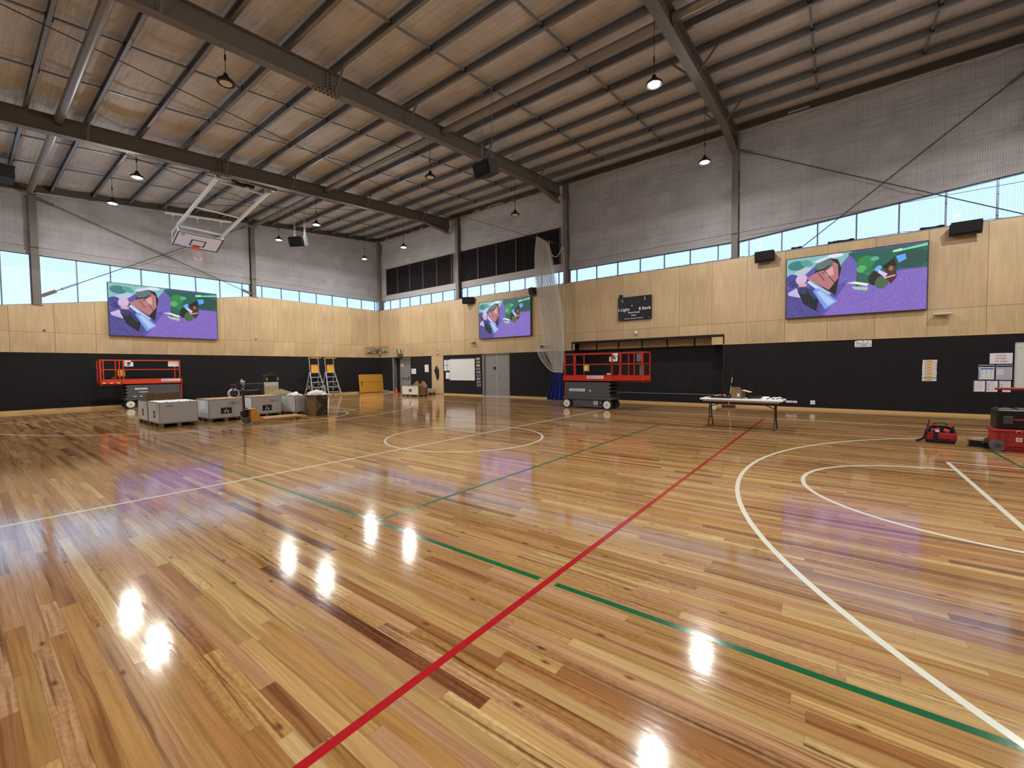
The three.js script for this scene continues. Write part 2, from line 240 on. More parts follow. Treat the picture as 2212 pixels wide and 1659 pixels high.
// thin roof brace rods
const rod = (label, p, q, r = 0.011, buckle) => { const t = thing('brace_rod', label, 'brace'); part('rod', ROD(p, q, r, 6), galvDark, t); if (buckle !== undefined) { const c = p.clone().lerp(q, buckle), d = q.clone().sub(p).normalize(), n = d.clone().cross(V(0, 1, 0)).normalize().cross(d).multiplyScalar(0.035); const a = c.clone().addScaledVector(d, -0.3), b = c.clone().addScaledVector(d, 0.3); part('turnbuckle', [BAR(a.clone().add(n), b.clone().add(n), 0.018, 0.018), BAR(a.clone().sub(n), b.clone().sub(n), 0.018, 0.018), ROD(a, a.clone().addScaledVector(d, 0.07), 0.035, 8), ROD(b, b.clone().addScaledVector(d, -0.07), 0.035, 8)], galv, t); } return t; };
const gusset = (t, p, q, w = 0.09) => part('gusset', BAR(p, p.clone().lerp(q, 0.5 / p.distanceTo(q)), 0.02, w), columnMat, t);
{ const z = -11.2; let p, q, t;
  p = V(3.75, 9.72, z); q = V(10.9, 5.2 + 0.52, z); t = rod('thin steel brace rod sloping down to the right above the large right screen', p, q, 0.016); gusset(t, p, q);
  p = V(11.0, 9.75, z); q = V(3.75, 4.28 + 1.5, z); p = V(10.95, 9.72, z); q = V(5.75, 5.72, z); t = rod('thin steel brace rod sloping up to the right above the large right screen', p, q, 0.016); gusset(t, p, q);
  p = V(-18.85, 8.62, 4.84); q = V(-18.85, 5.8, -2.95); t = rod('thin steel brace rod sloping down to the right behind the hoop', p, q, 0.016); gusset(t, p, q); gusset(t, q, p, 0.14);
  p = V(-18.85, 4.68, 4.84); q = V(-18.85, 9.5, -2.95); t = rod('thin steel brace rod with a turnbuckle, rising to the right behind the hoop', p, q, 0.016, 0.105); gusset(t, p, q, 0.14); gusset(t, q, p);
  p = V(-11.0, 11.38 - 0.9, -11.0); q = V(-4.0, 7.55, -11.22); t = rod('thin steel brace rod over the dark louvres, ending behind the net', V(-10.6, 10.4, -11.0), q, 0.012); }
rod('thin roof brace rod crossing the bay behind the second rafter', V(-5.75, roofY(9.25, 7.2), 7.2), V(-11.3, roofY(9.25, -11.0), -11.0), 0.012, 0.985);
rod('thin roof brace rod in the end bay behind the hoop frame', V(-11.6, roofY(9.25, 5), 5.0), V(-18.6, roofY(9.2, -9.5), -9.5), 0.012, 0.3);
rod('thin roof brace rod in the end bay rising from the left wall', V(-18.6, roofY(9.2, 3.4), 3.4), V(-11.7, roofY(9.25, -8), -8), 0.012, 0.3);

// ================================================================ WALLS
const plyTex = dataTex(1024, 1024, (x, y, o) => {
  const u = x / 1024, v = y / 1024; const w = noise(u * 6, v * 3, 6, 3) * 1.5;
  const t = 0.93 + 0.07 * (noise(u * 40 + w, v * 4, 40, 4) - 0.5) + 0.05 * (noise(u * 160 + w, v * 6, 160, 6) - 0.5) + 0.06 * (noise(u * 3, v * 3, 3, 3) - 0.5) + 0.03 * (noise(u * 200, v * 200, 200, 200) - 0.5);
  o[0] = 255 * t; o[1] = 252 * t; o[2] = 247 * t;
});
const plyMats = [[206, 182, 142], [202, 178, 140], [209, 186, 147], [199, 175, 135], [204, 179, 143]].map((c) => new THREE.MeshStandardMaterial({ color: srgb(...c), map: plyTex, roughness: 0.5 }));
const feltBump = dataTex(256, 256, (x, y, o) => { o[0] = o[1] = o[2] = 255 * (0.6 * noise(x / 2, y / 2, 128, 128) + 0.4 * noise(x / 12, y / 12, 64, 64)); }, false);
const felt = new THREE.MeshStandardMaterial({ color: srgb(15, 16, 20), roughness: 0.95, bumpMap: feltBump, bumpScale: 0.004 });
const shellMat = M([120, 118, 114], 0.8), lintel = M([168, 166, 166], 0.6), flash = M([120, 128, 145], 0.4, 0.2), dark = M([16, 16, 18], 0.8);
const ply = (g) => uvm(g, 1 / 2.4, 1 / 2.4);
const wallFoil = new THREE.MeshStandardMaterial({ map: foilTex(8, 8), color: srgb(206, 206, 212), roughness: 0.65, metalness: 0, bumpMap: foilBump, bumpScale: 0.02 });
const upright = (x0, x1, y, z0) => { const n = Math.round((x1 - x0) / 0.14), m = Math.round((y(0, 1) - y(0, 0)) / 0.1), g = new THREE.PlaneGeometry(1, 1, n, m), p = g.attributes.position, uv = g.attributes.uv;
  for (let j = 0; j <= m; j++) for (let i = 0; i <= n; i++) { const f = i / n, h = 1 - j / m, X = x0 + (x1 - x0) * f, lo = y(X, 0), Y = lo + (y(X, 1) - lo) * h, k = j * (n + 1) + i;
    const w = 0.035 * (noise(X * 0.9 + 7, Y * 2.2 + X * 0.5) - 0.5) + 0.03 * Math.max(0, noise(X * 0.7 + 40, Y * 1.1 - X * 0.4) - 0.6) * 3 + 0.012 * (noise(X * 4, Y * 5 + X) - 0.5) + 0.03 * Math.max(0, h - 0.82) * noise(X * 2.5, 3) * 5;
    p.setXYZ(k, X, Y, z0 + w); uv.setXY(k, X / 2.4, Y / 2.4); }
  g.computeVertexNormals(); return g; };

// ---- right wall: plywood over black felt, stage recess, three doorways
const wr = struct('wall_right');
const lowEdges = [-18.77, -17.85, -16.64, -15.45, -14.22, -12.99, -11.77, -10.59, -9.37, -8.15, -6.93, -5.72, -4.5, -3.82, -3.28, -2.04, -0.83, 0.39, 1.61, 2.85, 4.07, 5.29, 6.515, 7.75, 8.99, 10.23, 11.45, 12.67, 13.9, 15.1, 16.3, 17.55, XE];
const G = 0.004, REC = [-3.39, 3.26, 0.43, 2.8], RZ = ZW - 0.6;
for (let i = 0; i + 1 < lowEdges.length; i++) {
  const a = lowEdges[i] + G, b = lowEdges[i + 1] - G, m = () => plyMats[Math.floor(rnd() * 5)];
  part('plywood_panel', ply(BB(a, b, 3.226, 5.675, ZW - 0.018, ZW)), m(), wr);
  if (b <= REC[0] + 0.2 || a >= REC[1] - 0.5) part('plywood_panel', ply(BB(a, b, 2.408, 3.218, ZW - 0.018, ZW)), m(), wr);
  else part('plywood_panel', ply(BB(a, b, 2.81, 3.218, ZW - 0.018, ZW)), m(), wr);
}
part('plywood_backing', [BB(XW - 0.2, XE, REC[3] + 0.01, 5.66, ZW - 0.06, ZW - 0.02), BB(XW - 0.2, REC[0], 2.4, REC[3] + 0.02, ZW - 0.06, ZW - 0.02), BB(REC[1], XE, 2.4, REC[3] + 0.02, ZW - 0.06, ZW - 0.02)], M([92, 70, 45], 0.9), wr);
part('ply_edge_trim', [BB(XW, -9.2, 2.395, 2.409, ZW - 0.01, ZW + 0.012), BB(-7.25, REC[0], 2.395, 2.409, ZW - 0.01, ZW + 0.012), BB(REC[1], XE, 2.395, 2.409, ZW - 0.01, ZW + 0.012)], timberTrim, wr);
const D1 = [-17.36, -15.5, 2.35], D2 = [-13.46, -12.4, 2.4], D3 = [-9.22, -7.26, 2.4];
const feltRuns = [[XW, D1[0]], [D1[1], D2[0]], [D2[1], D3[0]], [D3[1], REC[0]], [REC[1], XE]];
for (const [a, b] of feltRuns) { const n = Math.max(1, Math.round((b - a) / 2.44)); for (let i = 0; i < n; i++) part('black_felt_panel', uvm(BB(a + (b - a) * i / n + 0.0015, a + (b - a) * (i + 1) / n - 0.0015, 0.07, 2.395, ZW - 0.03, ZW - (i % 2) * 0.0015)), felt, wr); }
part('black_felt_panel', uvm(BB(REC[0], REC[1], 0.07, REC[2], ZW - 0.03, ZW)), felt, wr);
part('black_felt_panel', BB(D1[0], D1[1], 2.35, 2.395, ZW - 0.03, ZW), felt, wr);
for (const [a, b] of [...feltRuns.slice(0, 3), [D3[1], XE]]) part('skirting', BB(a, b, 0, 0.072, ZW - 0.02, ZW + 0.014), timberTrim, wr);
part('window_ledge', BB(XW - 0.2, XE, 5.655, 5.685, ZO - 0.1, ZW + 0.006), flash, wr);
// stage recess with six sliding panels
part('recess_head', BB(REC[0], REC[1], REC[3] - 0.085, REC[3] + 0.008, ZW - 0.12, ZW + 0.012), dark, wr);
part('recess_soffit', BB(REC[0] - 0.1, REC[1] + 0.1, REC[3] - 0.03, REC[3] + 0.02, RZ - 0.1, ZW - 0.1), dark, wr);
part('recess_jamb', BB(REC[0] - 0.06, REC[0], REC[2] - 0.4, REC[3], RZ, ZW + 0.008), dark, wr); part('recess_jamb', BB(REC[1], REC[1] + 0.05, REC[2] - 0.4, REC[3], RZ, ZW + 0.008), dark, wr);
part('recess_ledge', [BB(REC[0], REC[1], REC[2] - 0.03, REC[2], RZ, ZW + 0.01)], felt, wr); part('ledge_nosing', BB(REC[0], REC[1], REC[2] - 0.012, REC[2] + 0.003, ZW - 0.005, ZW + 0.016), alu, wr);
{ const ex = [-3.39, -2.41, -1.29, -0.18, 0.94, 2.06, 3.16, 3.26];
  for (let i = 0; i < 6; i++) { part('sliding_panel', uvm(BB(ex[i] + 0.02, ex[i + 1] - 0.02, REC[2], 2.43, RZ - 0.02, RZ)), M([16, 16, 19], 0.85), wr); part('ply_strip', ply(BB(ex[i] + 0.02, ex[i + 1] - 0.02, 2.44, 2.74, RZ - 0.02, RZ - 0.002)), plyMats[i % 5], wr); part('light_bead', BB(ex[i] + 0.02, ex[i + 1] - 0.02, 2.43, 2.446, RZ - 0.01, RZ + 0.006), timberTrim, wr); part('panel_post', BB(ex[i + 1] - 0.025, ex[i + 1] + 0.025, REC[2], 2.78, RZ - 0.03, RZ + 0.015), dark, wr); }
  part('recess_back', BB(REC[0], REC[1], 0.3, REC[3], RZ - 0.1, RZ - 0.03), dark, wr); }
// outer cladding with openings for the door and the window strip
part('cladding', [BB(XO - 0.3, D1[0] - 0.02, -0.2, 5.62, -12.0, -11.8), BB(D1[1] + 0.02, XE + 0.3, -0.2, 5.62, -12.0, -11.8), BB(D1[0] - 0.1, D1[1] + 0.1, D1[2], 5.62, -12.0, -11.8), BB(D1[0] - 0.12, D1[0], -0.2, D1[2] + 0.1, -12.0, ZW - 0.03), BB(D1[1], D1[1] + 0.1, -0.2, D1[2] + 0.1, -12.0, ZW - 0.03), BB(XO - 0.3, XE + 0.3, 5.58, 5.655, -12.0, ZO - 0.02), BB(D1[0], D1[1], D1[2], D1[2] + 0.1, -12.0, ZW - 0.03)], shellMat, wr);
const topR = (x) => x < 3.63 ? 6.35 : 6.33 + 0.0845 * 1.0 * (x - 3.63) * 1.0;
part('upper_cladding', EX([[XO - 0.3, 6.36], [3.63, 6.36], [XE + 0.3, topR(XE + 0.3) + 0.02], [XE + 0.3, 10.98], [XO - 0.3, 10.98]], 0.16).translate(0, 0, ZO - 0.2), shellMat, wr);
part('lintel_strip', [BB(XO, -11.23, 6.36, 6.72, ZO - 0.03, ZO + 0.02), BB(-11.02, -3.9, 6.36, 6.72, ZO - 0.03, ZO + 0.02), BB(XO, -18.25, 6.7, 8.55, ZO - 0.03, ZO + 0.02), BB(XO, -11.23, 8.51, 8.66, ZO - 0.03, ZO + 0.03), BB(-11.02, -3.9, 8.51, 8.66, ZO - 0.03, ZO + 0.03), BB(-4.2, -3.9, 6.7, 8.55, ZO - 0.03, ZO + 0.02)], lintel, wr);
part('blind_box', BB(-3.66, 3.5, 6.35, 6.47, ZO - 0.02, ZO + 0.07), lintel, wr);
part('blind_box', EX([[3.75, topR(3.75)], [11.0, topR(11)], [11.0, topR(11) + 0.13], [3.75, topR(3.75) + 0.13]], 0.08).translate(0, 0, ZO - 0.01), lintel, wr);
for (const [a, b, lo] of [[XO, -11.2, () => 8.64], [-11.04, -3.88, () => 8.64], [-3.7, 3.55, () => 6.42], [3.7, 11.05, (x) => topR(x) + 0.1], [11.15, XE, (x) => topR(x) + 0.02]]) part('insulation_blanket', upright(a, b, (x, k) => k ? 10.62 : lo(x), ZO + 0.02), wallFoil, wr);
// dark louvre banks
const louvreMat = M([44, 38, 40], 0.6), louvrePost = M([74, 70, 70], 0.6), louvreDark = M([22, 20, 22], 0.8);
function louvres(x0, x1, n) {
  const w = (x1 - x0) / n;
  for (let i = 0; i < n; i++) { const a = x0 + i * w, b = a + w, s = []; for (let y = 6.76; y < 8.49; y += 0.075) s.push(B(w - 0.05, 0.008, 0.085, (a + b) / 2, y, ZO + 0.005, 0.85)); part('louvre_panel', [BB(a, b, 6.72, 8.51, ZO - 0.04, ZO - 0.035), ...s], louvreMat, wr); part('louvre_post', BB(b - 0.03, b + (i % 2 ? 0.03 : 0), 6.72, 8.51, ZO - 0.03, ZO + (i % 2 ? 0.055 : 0.03)), i % 2 ? louvrePost : louvreDark, wr); }
}
louvres(-18.25, -11.78, 10); louvres(-11.0, -4.2, 10);
// ---- window strips
let win = 0;
const glass = new THREE.MeshPhysicalMaterial({ color: 0xffffff, transmission: 1, roughness: 0, thickness: 0, ior: 1.45 });
const frameMat = M([120, 128, 150], 0.4, 0.3);
function windows(axis, c, a, b, lo, hi, edges) {       // a strip of panes along x (axis 0, at z = c) or along z (axis 1, at x = c)
  const w = struct('window_' + ++win), e = [a, ...edges.filter((t) => t > a + 0.05 && t < b - 0.05), b];
  const put = (g) => axis ? g.rotateY(PI / 2).scale(1, 1, 1).translate(c, 0, 0) : g.translate(0, 0, c);
  const S = (t) => axis ? -t : t;
  for (let i = 0; i + 1 < e.length; i++) {
    const p = e[i], q = e[i + 1], P = S(p), Q = S(q);
    part('pane', put(EX([[P, lo(p) + 0.01], [Q, lo(q) + 0.01], [Q, hi(q) - 0.01], [P, hi(p) - 0.01]], 0.004)), glass, w);
    part('mullion', put(BB(S(q) - 0.022, S(q) + 0.022, lo(q), hi(q), -0.03, 0.035)), frameMat, w);
    if (!i) part('mullion', put(BB(P - 0.022, P + 0.022, lo(p), hi(p), -0.03, 0.035)), frameMat, w);
  }
  const rail = (f, h) => put(EX([[S(a), f(a) - h], [S(b), f(b) - h], [S(b), f(b) + h], [S(a), f(a) + h]], 0.07).translate(0, 0, -0.035));
  part('head_rail', rail((t) => hi(t) - 0.012, 0.022), frameMat, w); part('sill_rail', rail((t) => lo(t) + 0.015, 0.02), frameMat, w);
}
const steps = (s, d, n) => Array.from({ length: n }, (_, i) => s + d * i), loR = () => 5.66;
windows(0, ZO - 0.05, -18.65, -11.24, loR, () => 6.36, steps(-17.875, 1.04, 7)); windows(0, ZO - 0.05, -11.02, -3.89, loR, () => 6.36, steps(-10.586, 1.045, 7));
windows(0, ZO - 0.05, -3.67, 3.51, loR, () => 6.355, steps(-3.3, 1.05, 7)); windows(0, ZO - 0.05, 3.74, 10.98, loR, topR, steps(4.08, 1.059, 7)); windows(0, ZO - 0.05, 11.2, 18.6, loR, topR, steps(11.5, 1.059, 7));

// ---- left wall
const wl = struct('wall_left');
const kinkZ = -3.1, topL = (z) => z < kinkZ ? 5.66 : 5.66 - 0.1625 * (z - kinkZ);
const eL = [ZW, -10.14, -8.92, -7.69, -6.47, -5.25, -4.03, -2.81, -1.59, -0.37, 0.85, 2.07, 3.3, 4.52, 5.74, 6.96, 8.19, 9.41, 10.63, ZE];
for (let i = 0; i + 1 < eL.length; i++) {
  const a = eL[i] + G, b = eL[i + 1] - G, m = () => plyMats[Math.floor(rnd() * 5)];
  part('plywood_panel', ply(BB(XW - 0.018, XW, 2.408, 3.218, a, b)), m(), wl);
  const pts = a < kinkZ && b > kinkZ ? [[-a, 3.226], [-a, topL(a) - 0.01], [-kinkZ, topL(kinkZ) - 0.01], [-b, topL(b) - 0.01], [-b, 3.226]] : [[-a, 3.226], [-a, topL(a) - 0.01], [-b, topL(b) - 0.01], [-b, 3.226]];
  part('plywood_panel', ply(EX(pts, 0.018).rotateY(PI / 2).translate(XW - 0.018, 0, 0)), m(), wl);
}
const zy = (pts, d, x) => EX(pts.map(([z, y]) => [-z, y]), d).rotateY(PI / 2).translate(x, 0, 0);
part('plywood_backing', zy([[ZW - 0.2, 2.4], [ZW - 0.2, 5.64], [kinkZ, 5.64], [ZE, topL(ZE) - 0.02], [ZE, 2.4]], 0.03, XW - 0.06), M([92, 70, 45], 0.9), wl);
part('ply_edge_trim', BB(XW - 0.01, XW + 0.012, 2.395, 2.409, ZW, ZE), timberTrim, wl);
for (let z = ZW, i = 0; z < ZE; z += 2.475, i++) part('black_felt_panel', uvm(BB(XW - 0.03, XW - (i % 2) * 0.002, 0.1, 2.395, z + 0.0015, Math.min(ZE, z + 2.475) - 0.0015)), felt, wl);
part('skirting', BB(XW - 0.02, XW + 0.014, 0, 0.105, ZW + 0.01, ZE), timberTrim, wl);
part('window_ledge', [zy([[ZW - 0.2, 5.645], [ZW - 0.2, 5.675], [kinkZ, 5.675], [kinkZ, 5.645]], 0.3, XO - 0.05), zy([[kinkZ, 5.635], [kinkZ, 5.675], [ZE, topL(ZE) + 0.015], [ZE, topL(ZE) - 0.055]], 0.3, XO - 0.05)], flash, wl);
part('cladding', zy([[-12.1, -0.2], [-12.1, 5.62], [kinkZ, 5.62], [ZE + 0.3, topL(ZE) - 0.06], [ZE + 0.3, -0.2]], 0.16, XO - 0.2), shellMat, wl);
part('upper_cladding', zy([[-11.9, 6.36], [-11.9, roofY(9.9, -11.9)], [ZE + 0.3, roofY(9.9, ZE + 0.3)], [ZE + 0.3, 6.36]], 0.16, XO - 0.2), shellMat, wl);
for (const [a, b] of [[-11.3, -3.2], [-2.98, 4.84], [5.06, ZE]]) {
  part('blind_box', BB(XO - 0.02, XO + 0.07, 6.35, 6.47, a, b), lintel, wl);
  part('insulation_blanket', upright(-b, -a, (t, k) => k ? roofY(9.5, -t) : 6.42, 0).rotateY(PI / 2).translate(XO + 0.02, 0, 0), wallFoil, wl);
}
const loL = (z) => topL(z) - 0.01, hiL = () => 6.36;
windows(1, XO - 0.05, -11.2, -3.22, loL, hiL, steps(-11.0, 1.056, 8)); windows(1, XO - 0.05, -2.97, 4.83, loL, hiL, steps(-2.607, 1.061, 8)); windows(1, XO - 0.05, 5.08, ZE - 0.1, loL, hiL, steps(5.86, 1.061, 6));

// ---- the two walls out of view
const wb = struct('wall_back');
part('plywood_panel', ply(BB(XE, XE + 0.03, 2.4, 5.66, ZW, ZE)), plyMats[0], wb); part('black_felt_panel', uvm(BB(XE, XE + 0.03, 0, 2.4, ZW, ZE)), felt, wb); part('insulation_blanket', upright(ZO, ZE, (t, k) => k ? roofY(9.6, t) : 5.66, 0).rotateY(-PI / 2).translate(XE - 0.02, 0, 0), wallFoil, wb); part('cladding', BB(XE + 0.05, XE + 0.25, -0.2, 11, -12, ZE + 0.4), shellMat, wb);
const wn = struct('wall_near');
part('plywood_panel', ply(BB(XW, XE, 2.4, 5.66, ZE, ZE + 0.03)), plyMats[1], wn); part('black_felt_panel', uvm(BB(XW, XE, 0, 2.4, ZE, ZE + 0.03)), felt, wn); part('insulation_blanket', upright(-XE, -XO, (t, k) => k ? roofY(9.6, ZE) : 5.66, 0).rotateY(PI).translate(0, 0, ZE - 0.02), wallFoil, wn); part('cladding', BB(XO - 0.3, XE + 0.3, -0.2, 8.8, ZE + 0.05, ZE + 0.25), shellMat, wn);

// ================================================================ LAMPS
const lampBody = M([14, 14, 16], 0.5), lensOn = new THREE.MeshStandardMaterial({ color: 0xffffff, emissive: new THREE.Color(1, 0.99, 0.97), emissiveIntensity: 9, roughness: 0.5 }), lensOff = M([236, 226, 205], 0.45);
function lamp(x, z, on, label, drop = 0) {
  const y = 8.12, t = thing('high_bay_lamp', label, 'lamp', [x, y, z], 0, 'round lamps hung under the roof'), top = roofY(C_PURLIN, z) - y;
  part('cord', [ROD(V(0, 0.2, 0), V(0, top, 0), 0.007, 6)], black, t); part('plug', CY(0.02, 0.12, 0, 0.55, 0, 'y', 8), black, t);
  part('housing', LA([[0.0, 0.2], [0.045, 0.19], [0.05, 0.13], [0.085, 0.11], [0.09, 0.07], [0.165, 0.035], [0.185, 0.01], [0.185, -0.025], [0.165, -0.03], [0.155, -0.02], [0.0, -0.018]], 32), lampBody, t);
  part('lens', CY(0.125, 0.012, 0, -0.022, 0, 'y', 32), on ? lensOn : lensOff, t);
  if (on) { const c = new THREE.Color().setRGB(...LAMP_COLOR), l = new THREE.RectAreaLight(c, LAMP_POWER, 0.22, 0.22); l.position.set(x, y - 0.032, z); l.lookAt(x, 0, z); l.name = 'lamp_light'; scene.add(l);
    // point light added to brighten roof and upper walls, as spill from the clear rim
    const s = new THREE.PointLight(c, LAMP_SPILL_FILL, 0, 2); s.position.set(x, y - 0.1, z); s.shadow.radius = 3; s.name = 'lamp_spill_fill'; scene.add(s); }
}
lamp(3.32, -3.0, true, 'lit round lamp hung highest in the view, beside the rafter at the upper right');
lamp(3.33, -7.75, true, 'lit round lamp in front of the grey wall left of the large right screen column');
lamp(-11.75, -7.75, true, 'lit round lamp in front of the left louvre bank');
lamp(-15.45, -7.82, true, 'lit round lamp nearest the far corner');
lamp(-15.5, -3.0, true, 'lit round lamp left of the small black hanging speaker');
lamp(-11.9, -3.02, true, 'lit round lamp right of the small black hanging speaker');
lamp(-12.0, 3.12, true, 'lit round lamp above the upper left rafter side of the hoop frame');
lamp(-15.6, 3.13, true, 'lit round lamp close to the left wall beam, above the left screen');
lamp(-4.35, 3.1, false, 'unlit round lamp with a pale lens near the upper left rafter');
lamp(-4.33, -3.0, false, 'unlit round lamp with a cream lens left of the large hanging speaker');
lamp(-4.2, -7.65, false, 'unlit round lamp with a pale lens before the grey wall by the net');
for (const [x, z, l] of [[10.9, -7.7, 'beyond the right end of the large right screen'], [10.9, -3, 'over the right free throw line'], [10.9, 3.1, 'over the near side of the right key'], [3.3, 3.1, 'ahead of the camera, above the frame'], [3.3, 8.6, 'behind the camera on its left'], [10.9, 8.6, 'behind the camera on its right'], [-12, 8.6, 'at the far low side of the left end']]) lamp(x, z, true, 'lit round lamp outside the view, ' + l);

// ================================================================ DOORS
const doorGrey = M([136, 134, 132], 0.45), doorFrame = M([120, 118, 116], 0.45);
{ // door 1: exit doorway standing ajar, daylight in the gap
  const d = struct('door_1'), z = ZW - 0.34;
  part('frame', [BB(D1[0], D1[0] + 0.05, 0, D1[2], ZW - 0.05, ZW + 0.03), BB(D1[1] - 0.05, D1[1], 0, D1[2], z - 0.03, z + 0.06), BB(D1[0], D1[1], D1[2] - 0.05, D1[2], z - 0.03, z + 0.06)], alu, d);
  part('side_panel', BB(D1[0], -16.98, 0, D1[2] - 0.05, z, z + 0.03), dark, d);
  part('leaf', [BB(-16.97, -15.88, 0.01, D1[2] - 0.06, z, z + 0.045)], doorGrey, d);
  part('push_bar', [BB(-16.8, -16.0, 0.98, 1.06, z + 0.06, z + 0.12), BB(-16.8, -16.72, 0.95, 1.09, z + 0.04, z + 0.13), BB(-16.1, -16.0, 0.95, 1.09, z + 0.04, z + 0.13)], grey, d);
  part('green_sign', BB(-16.7, -16.3, 1.2, 1.26, z + 0.045, z + 0.05), M([90, 150, 130], 0.6), d); part('red_notice', BB(-16.9, -16.55, 1.75, 1.95, z + 0.045, z + 0.05), M([206, 190, 186], 0.7), d); part('kick_plate', BB(-16.95, -15.9, 0.02, 0.3, z + 0.045, z + 0.048), M([150, 150, 150], 0.4, 0.3), d);
  part('outdoor_paving', BB(-21, -12, -0.3, -0.05, -18, -12.02), M([190, 190, 188], 0.9), d);
}
{ const d = struct('door_2'); part('leaf', ply(BB(D2[0] + 0.02, D2[1] - 0.02, 0.015, 2.385, ZW - 0.04, ZW + 0.002)), plyMats[2], d);
  part('frame', [BB(D2[0], D2[0] + 0.018, 0, 2.4, ZW - 0.05, ZW + 0.012), BB(D2[1] - 0.018, D2[1], 0, 2.4, ZW - 0.05, ZW + 0.012), BB(D2[0], D2[1], 2.385, 2.4, ZW - 0.05, ZW + 0.012)], timberTrim, d); part('frame_back', BB(D2[0] - 0.1, D2[1] + 0.1, 0, 2.45, ZW - 0.12, ZW - 0.05), dark, d);
  const wr2 = part('door_writing', face(0.62, 0.09, -12.93, 1.53, ZW + 0.004), new THREE.MeshStandardMaterial({ map: canvasTex(248, 36, (g, w, h) => { g.fillStyle = '#d6b98a'; g.fillRect(0, 0, w, h); g.fillStyle = '#5a4a38'; for (const [x, n] of [[10, 66], [98, 38], [158, 76]]) for (let i = 0; i < n; i += 6) g.fillRect(x + i, 12 + (i % 4), 4, 12); }), roughness: 0.6 }), d); wr2.userData.label = 'small dark writing'; }
{ const d = struct('door_3'), z = ZW - 0.06;
  part('frame', [BB(D3[0], D3[0] + 0.14, 0, 2.4, ZW - 0.14, ZW + 0.014), BB(D3[1] - 0.05, D3[1], 0, 2.4, ZW - 0.14, ZW + 0.014), BB(D3[0], D3[1], 2.35, 2.4, ZW - 0.14, ZW + 0.014)], doorFrame, d);
  for (const [a, b] of [[-9.075, -8.19], [-8.18, -7.315]]) { const l = part('leaf', BB(a, b, 0.012, 2.345, z - 0.045, z), doorGrey, d); part('kick_plate', BB(a + 0.02, b - 0.02, 0.03, 0.42, z, z + 0.003), M([152, 152, 152], 0.35, 0.4), l); }
  part('meeting_strip', BB(-8.205, -8.165, 0.012, 2.345, z, z + 0.012), M([185, 185, 185], 0.4, 0.2), d);
  part('handle', [CY(0.03, 0.01, -8.1, 1.02, z + 0.01, 'z', 12), BAR(V(-8.1, 1.02, z + 0.05), V(-7.97, 1.02, z + 0.05), 0.018, 0.018), ROD(V(-8.1, 1.02, z), V(-8.1, 1.02, z + 0.055), 0.01, 8), CY(0.024, 0.02, -8.1, 1.14, z + 0.01, 'z', 12)], chrome, d);
  part('blue_sign', BB(-8.46, -8.26, 1.5, 1.66, z, z + 0.006), M([24, 26, 70], 0.5), d); part('threshold', BB(D3[0] + 0.1, D3[1], 0, 0.014, ZW - 0.12, ZW + 0.06), M([206, 210, 214], 0.4, 0.2), d); part('frame_back', BB(D3[0] - 0.1, D3[1] + 0.1, 0, 2.45, ZW - 0.3, ZW - 0.15), dark, d); }

